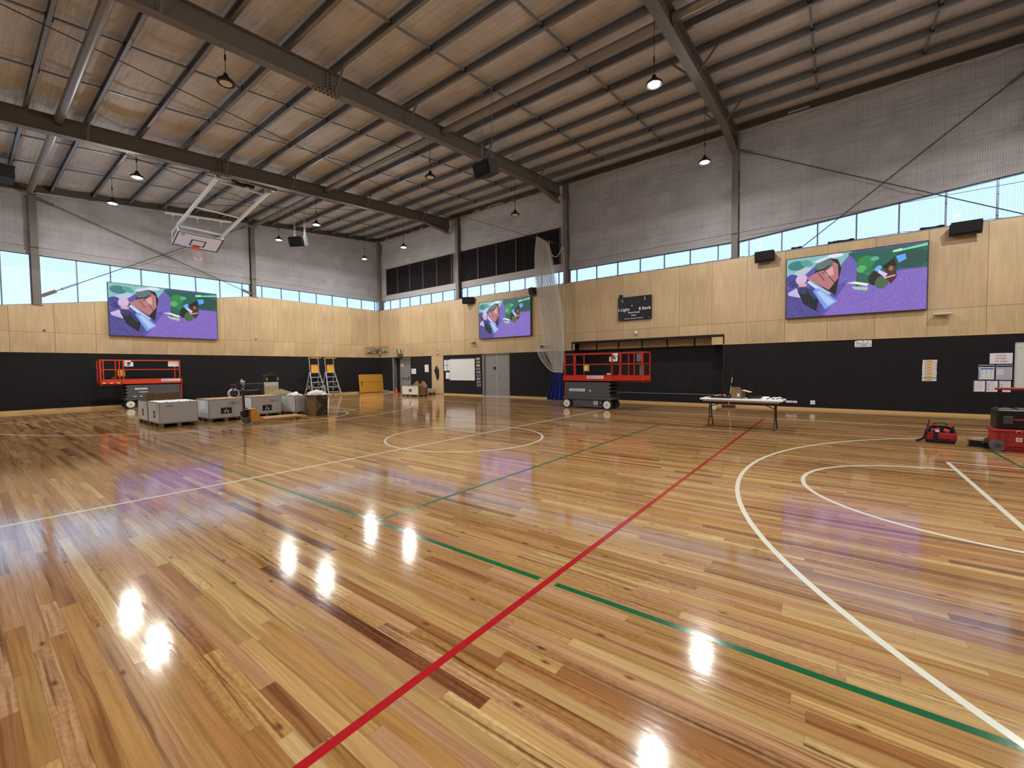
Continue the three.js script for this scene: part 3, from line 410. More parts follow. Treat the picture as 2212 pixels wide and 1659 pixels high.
// ================================================================ THINGS ON THE WALLS
// video picture shown on the three screens: a grand piano out of doors on gravel, seen from above, a second player in a garden
const video = canvasTex(1280, 720, (g, w, h) => {
  const X = (u) => u * w, Y = (v) => v * h, poly = (c, p) => { g.fillStyle = c; g.beginPath(); p.forEach(([u, v], i) => (i ? g.lineTo(X(u), Y(v)) : g.moveTo(X(u), Y(v)))); g.closePath(); g.fill(); }, blob = (c, u, v, a, b, r = 0) => { g.fillStyle = c; g.beginPath(); g.ellipse(X(u), Y(v), X(a), Y(b), r, 0, PI * 2); g.fill(); };
  let s = 7; const rn = () => (s = (s * 16807) % 2147483647) / 2147483647;
  g.fillStyle = '#5a4ea6'; g.fillRect(0, 0, w, h); poly('#8468c4', [[0.5, 0.4], [1, 0.38], [1, 1], [0.3, 1]]); poly('#4a4690', [[0, 0.5], [0.3, 0.5], [0.28, 1], [0, 1]]); poly('#6f62b8', [[0.38, 0.1], [0.56, 0.05], [0.56, 0.45], [0.4, 0.5]]);
  poly('#86c0c0', [[0, 0], [0.5, 0], [0.42, 0.2], [0.24, 0.14], [0.12, 0.34], [0, 0.36]]); blob('#2f7c80', 0.08, 0.12, 0.07, 0.08); blob('#50a09a', 0.16, 0.1, 0.05, 0.05, 0.4); blob('#d4e0f2', 0.3, 0.07, 0.08, 0.035, -0.2); blob('#b8ccdc', 0.12, 0.24, 0.08, 0.05, -0.4); blob('#e6ecf8', 0.38, 0.03, 0.06, 0.03);
  poly('#16604e', [[0.47, 0.02], [1, 0.02], [1, 0.38], [0.84, 0.36], [0.72, 0.48], [0.53, 0.58], [0.54, 0.2]]); blob('#0c4c42', 0.9, 0.22, 0.12, 0.14); blob('#2c8a4a', 0.6, 0.2, 0.06, 0.1); blob('#58b468', 0.57, 0.3, 0.035, 0.06); blob('#2a7c56', 0.64, 0.36, 0.06, 0.06); blob('#58b09c', 0.66, 0.16, 0.03, 0.035); poly('#6ee0a0', [[0.8, 0.075], [1, 0.02], [1, 0.06], [0.8, 0.1]]); poly('#c6eec0', [[0.78, 0.07], [0.84, 0.05], [0.84, 0.09], [0.78, 0.1]]);
  blob('#3c3f9c', 0.045, 0.36, 0.055, 0.1); blob('#2a2c74', 0.06, 0.43, 0.045, 0.06); blob('#d8b8de', 0.12, 0.36, 0.045, 0.09, 0.5); poly('#cfbfea', [[0.01, 0.57], [0.08, 0.5], [0.13, 0.68], [0.02, 0.62]]); blob('#e8a8b0', 0.13, 0.46, 0.035, 0.03);
  g.globalAlpha = 0.5; for (let i = 0; i < 5200; i++) { const u = rn(), v = 0.38 + rn() * 0.62; g.fillStyle = ['#c8b4f0', '#2c2a66', '#9a86d8', '#40387e', '#e2d0ff'][i % 5]; g.fillRect(X(u), Y(v), 2 + rn() * 7, 1 + rn() * 3); } g.globalAlpha = 1;
  poly('#181018', [[0.22, 0.3], [0.25, 0.12], [0.34, 0.06], [0.4, 0.1], [0.425, 0.25], [0.4, 0.5], [0.385, 0.68], [0.33, 0.6], [0.16, 0.4]]); poly('#5c7474', [[0.23, 0.13], [0.34, 0.07], [0.37, 0.13], [0.3, 0.22], [0.24, 0.24]]); poly('#b9777c', [[0.16, 0.36], [0.24, 0.27], [0.31, 0.24], [0.37, 0.13], [0.4, 0.18], [0.405, 0.4], [0.335, 0.58]]); poly('#e2a6a4', [[0.3, 0.27], [0.36, 0.2], [0.37, 0.34], [0.32, 0.36]]);
  g.strokeStyle = '#241418'; g.lineWidth = 7; for (const [a, b, c, d] of [[0.3, 0.26, 0.385, 0.5], [0.36, 0.17, 0.28, 0.3], [0.16, 0.37, 0.335, 0.59], [0.25, 0.28, 0.3, 0.42]]) { g.beginPath(); g.moveTo(X(a), Y(b)); g.lineTo(X(c), Y(d)); g.stroke(); }
  poly('#c4e4ff', [[0.165, 0.42], [0.185, 0.385], [0.35, 0.63], [0.32, 0.7]]); g.strokeStyle = '#1c1c50'; g.lineWidth = 4; for (let i = 1; i < 22; i++) { const t = i / 22; g.beginPath(); g.moveTo(X(0.185 + 0.165 * t), Y(0.385 + 0.245 * t)); g.lineTo(X(0.178 + 0.162 * t), Y(0.398 + 0.26 * t)); g.stroke(); }
  poly('#7ea2f0', [[0.21, 0.58], [0.25, 0.53], [0.36, 0.7], [0.4, 0.78], [0.31, 0.9]]); poly('#b4ccf6', [[0.24, 0.6], [0.27, 0.58], [0.38, 0.78], [0.33, 0.84]]); poly('#101424', [[0.09, 0.56], [0.17, 0.52], [0.26, 0.74], [0.24, 0.92], [0.14, 0.78]]); blob('#27346a', 0.13, 0.55, 0.04, 0.06, 0.6); poly('#2a3a78', [[0.17, 0.56], [0.2, 0.54], [0.25, 0.7], [0.22, 0.72]]);
  poly('#eef0e0', [[0.46, 0.5], [0.53, 0.49], [0.62, 0.54], [0.61, 0.58], [0.53, 0.53]]); poly('#a8d0b8', [[0.5, 0.56], [0.62, 0.6], [0.61, 0.65], [0.52, 0.61]]);
  blob('#162418', 0.67, 0.46, 0.05, 0.12, 0.3); blob('#466848', 0.71, 0.54, 0.045, 0.1, 0.2); poly('#120c14', [[0.71, 0.3], [0.79, 0.18], [0.81, 0.34], [0.76, 0.42]]); poly('#4a2226', [[0.735, 0.34], [0.8, 0.3], [0.81, 0.48], [0.77, 0.58], [0.73, 0.46]]); blob('#a06a44', 0.77, 0.34, 0.016, 0.04); poly('#58a8f6', [[0.8, 0.16], [0.86, 0.14], [0.87, 0.22], [0.82, 0.27]]); blob('#6cb2ff', 0.685, 0.32, 0.02, 0.05, 0.7); poly('#e0c8f0', [[0.69, 0.34], [0.75, 0.42], [0.73, 0.47], [0.68, 0.38]]); poly('#e6b8a8', [[0.72, 0.47], [0.8, 0.44], [0.8, 0.46], [0.73, 0.49]]);
});
const screenMat = new THREE.MeshStandardMaterial({ color: 0x050505, roughness: 0.5, emissive: 0xffffff, emissiveMap: video, emissiveIntensity: 1.15 });
function screen(w, h, pos, turn, label) {
  const t = thing('led_screen', label, 'screen', pos, turn, 'large video screens'); t.position.set(...pos);
  part('cabinet', B(w, h, 0.1, 0, 0, 0.05), black, t); part('edge_trim', [B(w + 0.03, 0.02, 0.11, 0, h / 2 + 0.01, 0.055), B(w + 0.03, 0.02, 0.11, 0, -h / 2 - 0.01, 0.055), B(0.02, h, 0.11, w / 2 + 0.01, 0, 0.055), B(0.02, h, 0.11, -w / 2 - 0.01, 0, 0.055)], darkGrey, t); part('display', face(w - 0.01, h - 0.01, 0, 0, 0.102), screenMat, t, 'bright display showing a piano played on gravel');
  const l = new THREE.RectAreaLight(new THREE.Color().setRGB(0.2, 0.19, 0.42), 1.0, w, h), n = V(Math.sin(turn), 0, Math.cos(turn)); l.position.set(pos[0] + n.x * 0.13, pos[1], pos[2] + n.z * 0.13); l.lookAt(pos[0] + n.x * 5, pos[1], pos[2] + n.z * 5); l.name = 'screen_glow'; scene.add(l);
}
screen(3.62, 2.06, [7.145, 4.28, ZW + 0.01], 0, 'large video screen on the plywood wall at the right, between two black wall speakers');
screen(3.53, 2.0, [-7.56, 4.255, ZW + 0.01], 0, 'video screen on the plywood wall beside the gathered white net');
screen(4.1, 2.31, [XW + 0.01, 4.37, 0.82], PI / 2, 'video screen on the left wall below the hoop, its top over the window sill');

// scoreboard
{ const t = thing('scoreboard', 'black electronic scoreboard marked A Light and B Dark on the plywood wall', 'scoreboard', [-0.275, 4.14, ZW + 0.005]);
  part('case', RB(1.5, 1.02, 0.09, 0.012, 0, 0, 0.045), black, t);
  part('front', face(1.47, 0.99, 0, 0, 0.0915), print(1.47, 0.99, (g, w, h) => { g.fillStyle = '#1c1d2b'; g.fillRect(0, 0, w, h); g.fillStyle = '#242230'; g.fillRect(w * 0.27, h * 0.1, w * 0.4, h * 0.2); g.fillStyle = '#20222f'; for (const x of [0.05, 0.72]) { g.fillRect(w * x, h * 0.22, w * 0.2, h * 0.22); g.fillRect(w * x, h * 0.7, w * 0.22, h * 0.2); }
    g.fillStyle = '#f2f4f8'; g.textAlign = 'center'; g.font = 'bold ' + h * 0.17 + 'px sans-serif'; g.fillText('A Light', w * 0.165, h * 0.6); g.fillText('B Dark', w * 0.815, h * 0.6); g.font = 'bold ' + h * 0.1 + 'px sans-serif'; g.fillText('Team Fouls', w * 0.485, h * 0.72); g.fillText('P', w * 0.43, h * 0.43); g.font = 'bold ' + h * 0.075 + 'px sans-serif'; g.fillText('(E209)', w * 0.48, h * 0.84); g.font = 'bold ' + h * 0.055 + 'px sans-serif'; g.fillText('Electronic Scoreboards Australia', w * 0.48, h * 0.965); g.font = 'bold ' + h * 0.085 + 'px sans-serif'; [['T', 0.1], ['O', 0.18]].forEach(([c, y]) => { g.fillText(c, w * 0.13, h * (y + 0.03)); g.fillText(c, w * 0.82, h * y); }); g.font = h * 0.03 + 'px sans-serif'; g.fillText('HOME', w * 0.04, h * 0.985); g.fillText('GUEST', w * 0.945, h * 0.97); }, 0.4, 500), t);
  part('camera_box', [B(0.1, 0.09, 0.1, -0.63, 0.555, 0.06), B(0.15, 0.03, 0.12, -0.63, 0.61, 0.06)], black, t); }

// wall speakers
function wallSpeaker(x, y, w, tilt, turn, label) { const t = thing('wall_speaker', label, 'speaker', [x, y, ZW + 0.02], turn, 'black speakers along the top of the plywood'); const h = 0.34;
  part('cabinet', at(EX([[-w / 2, 0.26], [w / 2, 0.26], [w / 2 - 0.1, 0], [-w / 2 + 0.1, 0]], h, 0.008).rotateX(PI / 2), 0, h / 2, 0.02, tilt), black, t); part('grille', at(new THREE.BoxGeometry(w - 0.02, h - 0.02, 0.012), 0, 0, 0.3, tilt), M([20, 20, 24], 0.9), t); part('bracket', [B(0.1, 0.2, 0.03, 0, 0, 0), B(0.04, 0.04, 0.1, 0, 0, 0.03)], darkGrey, t); }
wallSpeaker(4.66, 5.55, 0.62, 0.22, 0, 'black wall speaker just left of the large right screen');
wallSpeaker(9.72, 5.53, 0.66, 0.22, 0, 'black wall speaker above the right end of the large right screen');
wallSpeaker(-10.15, 5.5, 0.7, 0.2, 0.5, 'black wall speaker left of the middle screen, turned to the court');
wallSpeaker(-5.5, 5.5, 0.5, 0.2, -0.5, 'black wall speaker partly behind the gathered white net');
// speakers hung under the roof
function hungSpeaker(x, y, z, s, turn, label) { const t = thing('hanging_speaker', label, 'speaker', [x, y, z], turn); part('cabinet', at(EX([[-0.34, 0.3], [0.34, 0.3], [0.24, -0.16], [-0.24, -0.16]].map(([a, b]) => [a * s, b * s]), 0.4 * s, 0.01).rotateX(PI / 2), 0, 0.2 * s, 0, 0.3), black, t); part('grille', at(new THREE.BoxGeometry(0.64 * s, 0.36 * s, 0.012), 0, -0.085 * s, 0.3 * s, 0.3), M([16, 16, 18], 0.9), t); const top = roofY(C_PURLIN, z) - y; for (const dx of [-0.24, 0.24]) part('hanger', [ROD(V(dx * s - 0.03, 0.15 * s, 0), V(dx * s - 0.03, top, 0), 0.006, 6), ROD(V(dx * s + 0.03, 0.15 * s, 0), V(dx * s + 0.03, top, 0), 0.006, 6)], galv, t); part('mounting_rail', B(0.9, 0.04, 0.04, 0, top - 0.02, 0), galv, t); }
hungSpeaker(-1.35, 7.36, -2.5, 0.92, -0.15, 'large black speaker hung from the roof in front of the second rafter');
hungSpeaker(-12.9, 7.5, -2.75, 1.05, 0.5, 'small looking black speaker hung from the roof near the far corner');
{ const t = thing('roof_fan_box', 'black box fixed under the roof at the left edge of the view', 'box', [-16.1, 8.42, 5.95]); part('case', RB(0.9, 0.42, 0.75, 0.02, 0, 0, 0), black, t); part('rim', B(0.94, 0.02, 0.79, 0, 0.21, 0), darkGrey, t); for (const s of [-1, 1]) part('hanger', ROD(V(s * 0.3, 0.2, 0), V(s * 0.3, 0.46, 0), 0.01, 6), galv, t); }

// exit sign, fire sign, lights, vents, sensors, outlets
{ const t = thing('exit_sign', 'green and white exit sign inside a wire guard above the ajar door', 'sign', [-16.5, 2.7, ZW + 0.005]); part('box', B(0.52, 0.3, 0.07, 0, 0.06, 0.09), offWhite, t);
  part('sign_face', face(0.5, 0.28, 0, 0.06, 0.1265), new THREE.MeshStandardMaterial({ map: canvasTex(200, 112, (g, w, h) => { g.fillStyle = '#0c7a4a'; g.fillRect(0, 0, w, h); g.fillStyle = '#eefaf6'; g.fillRect(w * 0.36, h * 0.08, w * 0.3, h * 0.84); g.fillStyle = '#0c7a4a'; g.beginPath(); g.arc(w * 0.53, h * 0.26, 9, 0, 7); g.fill(); g.fillRect(w * 0.49, h * 0.36, 14, 30); g.fillRect(w * 0.44, h * 0.62, 10, 28); g.fillRect(w * 0.54, h * 0.6, 10, 28); }), roughness: 0.4 }), t);
  const bars = []; for (let i = 0; i <= 4; i++) bars.push(ROD(V(-0.36 + i * 0.18, -0.24, 0.22), V(-0.36 + i * 0.18, 0.26, 0.22), 0.005, 5)); for (const y of [-0.24, 0.01, 0.26]) bars.push(ROD(V(-0.36, y, 0.22), V(0.36, y, 0.22), 0.006, 5)); for (const x of [-0.36, 0.36]) for (const y of [-0.24, 0.26]) bars.push(ROD(V(x, y, 0), V(x, y, 0.22), 0.006, 5)); part('wire_guard', bars, M([150, 140, 120], 0.5, 0.3), t); part('lower_box', B(0.5, 0.2, 0.08, 0, -0.14, 0.05), M([96, 70, 60], 0.6), t); }
{ const t = thing('fire_sign', 'small red and white fire alarm sign above the plywood door', 'sign', [-12.87, 2.57, ZW + 0.003]); part('plate', B(0.14, 0.24, 0.02, 0, 0, 0.01), red, t); part('white_panel', B(0.07, 0.16, 0.006, 0, 0.01, 0.022), white, t); }
function wallLight(x, y, label) { const t = thing('wall_light', label, 'light', [x, y, ZW + 0.003]); part('arm', B(0.3, 0.04, 0.1, 0, 0, 0.05), grey, t); part('housing', RB(0.44, 0.05, 0.12, 0.01, 0, 0.0, 0.15), M([196, 196, 192], 0.4, 0.2), t); part('lens', B(0.4, 0.01, 0.08, 0, -0.03, 0.15), offWhite, t); }
wallLight(9.3, 3.07, 'slim pale light fitting on the plywood under the right end of the large right screen'); wallLight(-9.9, 3.1, 'slim pale light fitting on the plywood under the left end of the middle screen');
{ const t = thing('vent_grille', 'white framed air grille on the plywood partly behind the net', 'vent', [-4.93, 2.61, ZW + 0.002]); part('frame', [B(0.76, 0.03, 0.03, 0, 0.125, 0.015), B(0.76, 0.03, 0.03, 0, -0.125, 0.015), B(0.03, 0.28, 0.03, -0.365, 0, 0.015), B(0.03, 0.28, 0.03, 0.365, 0, 0.015)], white, t); part('backing', B(0.7, 0.22, 0.006, 0, 0, 0.004), M([70, 70, 76], 0.7), t); const s = []; for (let i = 0; i < 9; i++) s.push(B(0.7, 0.004, 0.022, 0, -0.1 + i * 0.025, 0.016, 0.6)); part('blades', s, M([130, 130, 136], 0.5), t); }
{ const t = thing('wall_sensor', 'small white sensor on the plywood under the scoreboard', 'sensor', [-0.22, 3.06, ZW + 0.002]); part('body', RB(0.1, 0.14, 0.07, 0.015, 0, 0.02, 0.035), white, t); part('lens', RB(0.09, 0.05, 0.04, 0.012, 0, -0.07, 0.04), grey, t); }
{ const t = thing('corner_sensor', 'tiny white sensor in the wall corner between two wire cages', 'sensor', [-18.62, 2.72, -10.98], PI / 4); part('body', RB(0.09, 0.14, 0.06, 0.02, 0, 0, 0), white, t); part('bracket', B(0.04, 0.04, 0.1, 0, 0, -0.06), white, t); }
function cage(pos, turn, w, h, d, label, mid) { const t = thing('wire_cage', label, 'cage', pos, turn); const r = [], f = (a, b) => r.push(ROD(V(...a), V(...b), 0.008, 5)); for (const z of [0.01, d]) { for (const y of [-h / 2, h / 2]) f([-w / 2, y, z], [w / 2, y, z]); for (const x of [-w / 2, w / 2]) f([x, -h / 2, z], [x, h / 2, z]); } for (const x of [-w / 2, w / 2]) for (const y of [-h / 2, h / 2]) f([x, y, 0.01], [x, y, d]); for (let i = 1; i < 5; i++) { f([-w / 2 + w * i / 5, -h / 2, d], [-w / 2 + w * i / 5, h / 2, d]); } f([-w / 2, 0, d], [w / 2, 0, d]); part('wire_frame', r, M([120, 112, 96], 0.5, 0.3), t); part('device', [RB(w * 0.45, h * 0.5, d * 0.5, 0.01, w * 0.05, 0, d * 0.3)], mid, t); part('device_face', B(w * 0.16, h * 0.2, 0.01, -w * 0.1, -h * 0.04, d * 0.56), offWhite, t); }
cage([XW + 0.003, 2.86, -10.26], PI / 2, 0.74, 0.42, 0.24, 'largest wire cage by the far corner, with a grey box inside', grey); cage([XW + 0.003, 2.86, -10.86], PI / 2, 0.36, 0.34, 0.2, 'small wire cage nearest the corner on the left wall, holding a black box', black); cage([-18.2, 2.93, ZW + 0.003], 0, 0.8, 0.38, 0.22, 'wire cage on the right wall beside the corner, with pale devices', M([186, 176, 150], 0.6));
function outlet(x, y, w, h, n, label) { const t = thing('wall_outlet', label, 'outlet', [x, y, ZW + 0.001]); part('plate', RB(w, h, 0.012, 0.004, 0, 0, 0.008), white, t); const s = []; for (let i = 0; i < n; i++) s.push(B(0.03, 0.035, 0.004, (i - (n - 1) / 2) * w / n, 0, 0.015)); part('sockets', s, M([150, 152, 156], 0.6), t); }
outlet(5.45, 0.255, 0.2, 0.075, 3, 'wide white power outlet low on the black wall by the table end'); outlet(5.627, 0.255, 0.125, 0.075, 1, 'short white outlet beside the wide one, low on the black wall'); outlet(6.146, 0.255, 0.14, 0.135, 2, 'square white double outlet low on the black wall right of the table');
for (const [p, l] of [[[XW + 0.002, 3.29, 4.81], 'small blue tape mark on the left wall plywood left of the screen'], [[XW + 0.002, 3.31, -3.1], 'small blue tape mark on the left wall plywood right of the screen']]) solo('tape_mark', [B(0.006, 0.1, 0.07, 0.003, 0, 0), B(0.004, 0.03, 0.09, 0.002, 0.03, 0)], M([80, 96, 150], 0.7), l, 'tape', p);

// sheets, signs and boards on the black walls
const lines = (g, x, y, w, n, d, c = '#8a8c96') => { g.fillStyle = c; for (let i = 0; i < n; i++) g.fillRect(x, y + i * d, w * (0.7 + 0.3 * hash(i, n)), Math.max(1, d * 0.3)); };
function sheet(name, x, y, w, h, draw, label, cat = 'sheet', group, tilt = 0) { const t = thing(name, label, cat, [x, y, ZW + 0.002], 0, group); t.rotation.z = tilt; part('backing', B(w, h, 0.004, 0, 0, 0.002), paper, t); part('print', face(w, h, 0, 0, 0.0045), print(w, h, draw), t); return t; }
sheet('banner_sign', 7.48, 2.255, 0.43, 0.215, (g, w, h) => { g.fillStyle = '#e4e6ee'; g.fillRect(0, 0, w, h); g.fillStyle = '#20264e'; for (const [x, y, r] of [[0.17, 0.3, -0.6], [0.5, 0.16, -0.6], [0.78, 0.14, 0.7], [0.12, 0.86, -0.2], [0.3, 0.84, 0.5], [0.9, 0.76, -0.8], [0.06, 0.04, 0.4]]) { g.save(); g.translate(w * x, h * y); g.rotate(r); g.fillRect(-10, -4, 20, 8); g.restore(); } g.fillStyle = '#c08048'; g.fillRect(w * 0.9, h * 0.06, 10, 8); g.fillStyle = '#5a2a2a'; g.fillRect(w * 0.38, h * 0.72, w * 0.36, h * 0.12); g.fillStyle = '#181a22'; g.textAlign = 'center'; g.font = 'bold ' + h * 0.36 + 'px serif'; g.fillText('ATHLETICS', w * 0.5, h * 0.64, w * 0.86); }, 'white and navy ATHLETICS sign at the top of the black wall', 'sign');
const LV = ['Always', 'Level 1', 'Level 2', 'Level 3', 'Level 4', 'Level 5', 'Level 6'], PLC = ['topmost', 'second', 'third', 'middle', 'fifth', 'sixth', 'lowest'];
for (let i = 0; i < 7; i++) sheet('label_strip', 9.075 + (i > 0 ? -0.006 : 0.004) + rr(-0.003, 0.003), 1.645 - i * 0.0925 - (i === 6 ? 0.012 : 0), 0.32, 0.085, (g, w, h) => { g.fillStyle = '#e2dde2'; g.fillRect(0, 0, w, h); g.fillStyle = '#e8b84a'; g.fillRect(w * 0.3, h * 0.16, w * 0.4, h * 0.68); g.fillStyle = '#4a3218'; g.font = 'bold ' + h * 0.5 + 'px sans-serif'; g.textAlign = 'center'; g.fillText(LV[i], w * 0.5, h * 0.68, w * 0.38); g.fillStyle = '#5a4a92'; g.fillRect(w * 0.19, h * 0.5, w * 0.07, h * 0.4); g.fillStyle = '#9ab4dc'; g.fillRect(w * 0.2, h * 0.1, w * 0.06, h * 0.3); g.fillRect(w * 0.76, h * 0.55, w * 0.08, h * 0.35); g.fillStyle = '#b4626e'; g.fillRect(w * 0.78, h * 0.2, w * 0.05, h * 0.2); g.fillRect(w * 0.9, h * 0.2, w * 0.06, h * 0.3); g.fillStyle = '#d8b0a8'; g.fillRect(w * 0.05, h * 0.2, w * 0.08, h * 0.2); }, PLC[i] + ' of the seven cream label strips stacked on the black wall', 'label', 'label strips on the black wall');
sheet('notice', 10.54, 1.7, 0.44, 0.305, (g, w, h) => { g.fillStyle = '#dcdce8'; g.fillRect(0, 0, w, h); g.fillStyle = '#b03a4c'; g.textAlign = 'center'; g.font = 'bold ' + h * 0.19 + 'px sans-serif'; ['PLEASE', 'DO NOT', 'SIT HERE'].forEach((s, i) => g.fillText(s, w * 0.5, h * (0.32 + i * 0.26))); }, 'white PLEASE DO NOT SIT HERE notice beside the right whiteboard', 'notice');
const sleeve = (g, w, h) => { g.fillStyle = '#b8bccc'; g.fillRect(0, 0, w, h); g.fillStyle = '#2a3048'; g.fillRect(w * 0.02, h * 0.04, w * 0.96, h * 0.11); };
sheet('timetable', 10.262, 1.305, 0.315, 0.43, (g, w, h) => { sleeve(g, w, h); g.fillStyle = '#e2e2ec'; g.fillRect(w * 0.1, h * 0.17, w * 0.84, h * 0.78); g.fillStyle = '#3a64b4'; g.fillRect(w * 0.12, h * 0.22, w * 0.82, h * 0.1); for (let i = 0; i < 5; i++) g.fillRect(w * 0.04, h * (0.36 + i * 0.12), w * 0.07, h * 0.08); for (let c = 0; c < 3; c++) lines(g, w * (0.16 + c * 0.27), h * 0.38, w * 0.2, 6, h * 0.095); }, 'blue headed timetable in a plastic sleeve under the red lettered notice', 'timetable');
sheet('timetable', 10.606, 1.3, 0.31, 0.43, (g, w, h) => { sleeve(g, w, h); g.fillStyle = '#9a9cae'; g.fillRect(w * 0.05, h * 0.17, w * 0.88, h * 0.8); g.fillStyle = '#dcdde8'; for (let i = 0; i < 13; i++) { g.fillRect(w * 0.06, h * (0.18 + i * 0.06), w * 0.42, h * 0.018); g.fillRect(w * 0.5, h * (0.2 + i * 0.06), w * 0.42, h * 0.016); } for (const y of [0.33, 0.45, 0.58]) g.fillRect(w * 0.06, h * y, w * 0.42, h * 0.07); }, 'grey ruled timetable in a plastic sleeve under the red lettered notice', 'timetable');
[['left', 10.13], ['middle', 10.378], ['right', 10.63]].forEach(([s, x], i) => sheet('instruction_sheet', x, 0.895, 0.225, 0.315, (g, w, h) => { g.fillStyle = '#dfe2ee'; g.fillRect(0, 0, w, h); g.fillStyle = '#20222e'; g.fillRect(w * 0.05, h * 0.05, w * 0.04, h * 0.88); lines(g, w * 0.3, h * 0.07, w * 0.5, 2, h * 0.06, '#50525e'); lines(g, w * (i ? 0.38 : 0.2), h * 0.24, w * (i ? 0.5 : 0.66), 11, h * 0.06, '#a8aab6'); g.fillStyle = '#30323c'; if (i) for (const y of [0.28, 0.5, 0.74]) g.fillRect(w * 0.17, h * y, w * 0.14, h * 0.06); else for (let k = 0; k < 5; k++) g.fillRect(w * (0.2 + k * 0.13), h * 0.44, w * 0.04, h * 0.03); }, s + ' one of three white instruction sheets in the bottom row by the right whiteboard', 'sheet', 'instruction sheets'));
function whiteboard(x0, x1, y0, y1, label, tone) { const t = thing('whiteboard', label, 'whiteboard', [(x0 + x1) / 2, (y0 + y1) / 2, ZW + 0.002]), w = x1 - x0, h = y1 - y0; part('board', B(w - 0.02, h - 0.02, 0.018, 0, 0, 0.01), M(tone, 0.35), t); part('frame', [B(w, 0.025, 0.026, 0, h / 2, 0.013), B(w, 0.025, 0.026, 0, -h / 2, 0.013), B(0.025, h, 0.026, -w / 2, 0, 0.013), B(0.025, h, 0.026, w / 2, 0, 0.013)], M([200, 202, 204], 0.4, 0.3), t); return t; }
whiteboard(-11.82, -9.8, 0.88, 2.14, 'wide whiteboard on the black wall left of the grey double doors', [222, 226, 226]);
{ const t = whiteboard(10.81, 13.2, 0.86, 2.13, 'whiteboard cut off by the right edge of the view', [206, 210, 204]); part('writing', face(0.4, 0.12, -0.95, 0.5, 0.0205), print(0.4, 0.12, (g, w, h) => { g.fillStyle = '#ced2cc'; g.fillRect(0, 0, w, h); g.strokeStyle = '#6a6c72'; g.lineWidth = 2; g.beginPath(); for (let i = 0; i < 40; i++) g.lineTo(w * i / 40, h * (0.5 + 0.3 * Math.sin(i * 1.9) * hash(i, 3))); g.stroke(); }, 0.4), t); }
const plain = (seedN) => (g, w, h) => { g.fillStyle = '#e8e9ee'; g.fillRect(0, 0, w, h); lines(g, w * 0.12, h * 0.1, w * 0.76, 12, h * 0.07, '#b4b6be'); g.fillStyle = '#9a9ca8'; g.fillRect(w * 0.12, h * 0.05, w * (0.3 + 0.1 * seedN), h * 0.03); };
sheet('paper_sheet', -15.19, 1.43, 0.45, 0.34, plain(1), 'white paper sheet just right of the ajar door', 'sheet'); sheet('paper_sheet', -13.93, 1.61, 0.36, 0.47, plain(2), 'tall white paper sheet left of the plywood door', 'sheet', undefined, 0.03);
[['upper left', -12.22, 1.95], ['upper right', -11.955, 1.95], ['lower left', -12.22, 1.605], ['lower right', -11.955, 1.615]].forEach(([s, x, y], i) => sheet('paper_sheet', x, y, 0.225, 0.315, plain(i), s + ' of four white papers beside the wide whiteboard', 'sheet', 'papers beside the whiteboard'));
sheet('paper_sheet', -12.03, 1.155, 0.33, 0.4, (g, w, h) => { g.fillStyle = '#e6e6ee'; g.fillRect(0, 0, w, h); g.fillStyle = '#cbb0a8'; g.fillRect(w * 0.3, h * 0.82, w * 0.5, h * 0.08); }, 'larger tilted white paper low beside the wide whiteboard', 'sheet', undefined, -0.06);
const pics = ['#b9b4a6', '#8a8478', '#c9c58a', '#5a6a62', '#5a86c8', '#4a3a48', '#c07aa0', '#6a6e8a', '#5a7a4a'];
pics.forEach((c, i) => sheet('photo_card', -9.56 + i * 0.006, 2.12 - i * 0.19, 0.3, 0.165, (g, w, h) => { g.fillStyle = '#14141c'; g.fillRect(0, 0, w, h); g.fillStyle = '#eef0f4'; for (let k = 0; k < 6; k++) { g.beginPath(); g.arc(w * (0.1 + 0.16 * k + 0.03 * hash(k, i)), h * (k % 2 ? 0.16 : 0.86), h * 0.1, 0, 7); g.fill(); } g.fillStyle = c; g.fillRect(w * 0.22, h * 0.24, w * 0.56, h * 0.5); g.fillStyle = '#e8e8ee'; g.fillRect(w * 0.04, h * 0.3, w * 0.12, h * 0.4); g.fillRect(w * 0.84, h * 0.3, w * 0.12, h * 0.4); }, ['topmost pale', 'second dull brown', 'third yellow', 'fourth dark green', 'fifth blue', 'sixth dark purple', 'seventh pink', 'eighth grey blue', 'lowest green'][i] + ' picture card in the column right of the wide whiteboard', 'picture', 'column of picture cards'));
{ const t = thing('black_bag', 'black bag hanging on the plywood door', 'bag', [-12.98, 0.92, ZW + 0.015]); part('cloth', EX([[-0.05, 0.8], [0.06, 0.74], [0.16, 0.58], [0.17, 0.3], [0.13, 0.04], [0.02, 0.0], [0.0, 0.2], [-0.06, 0.26], [-0.1, 0.42], [-0.2, 0.52], [-0.12, 0.6]], 0.05, 0.012), black, t); part('loop', TUBE([V(-0.02, 0.78, 0.03), V(0, 0.86, 0.03), V(0.03, 0.78, 0.03)], 0.008, 12, 5), black, t); }

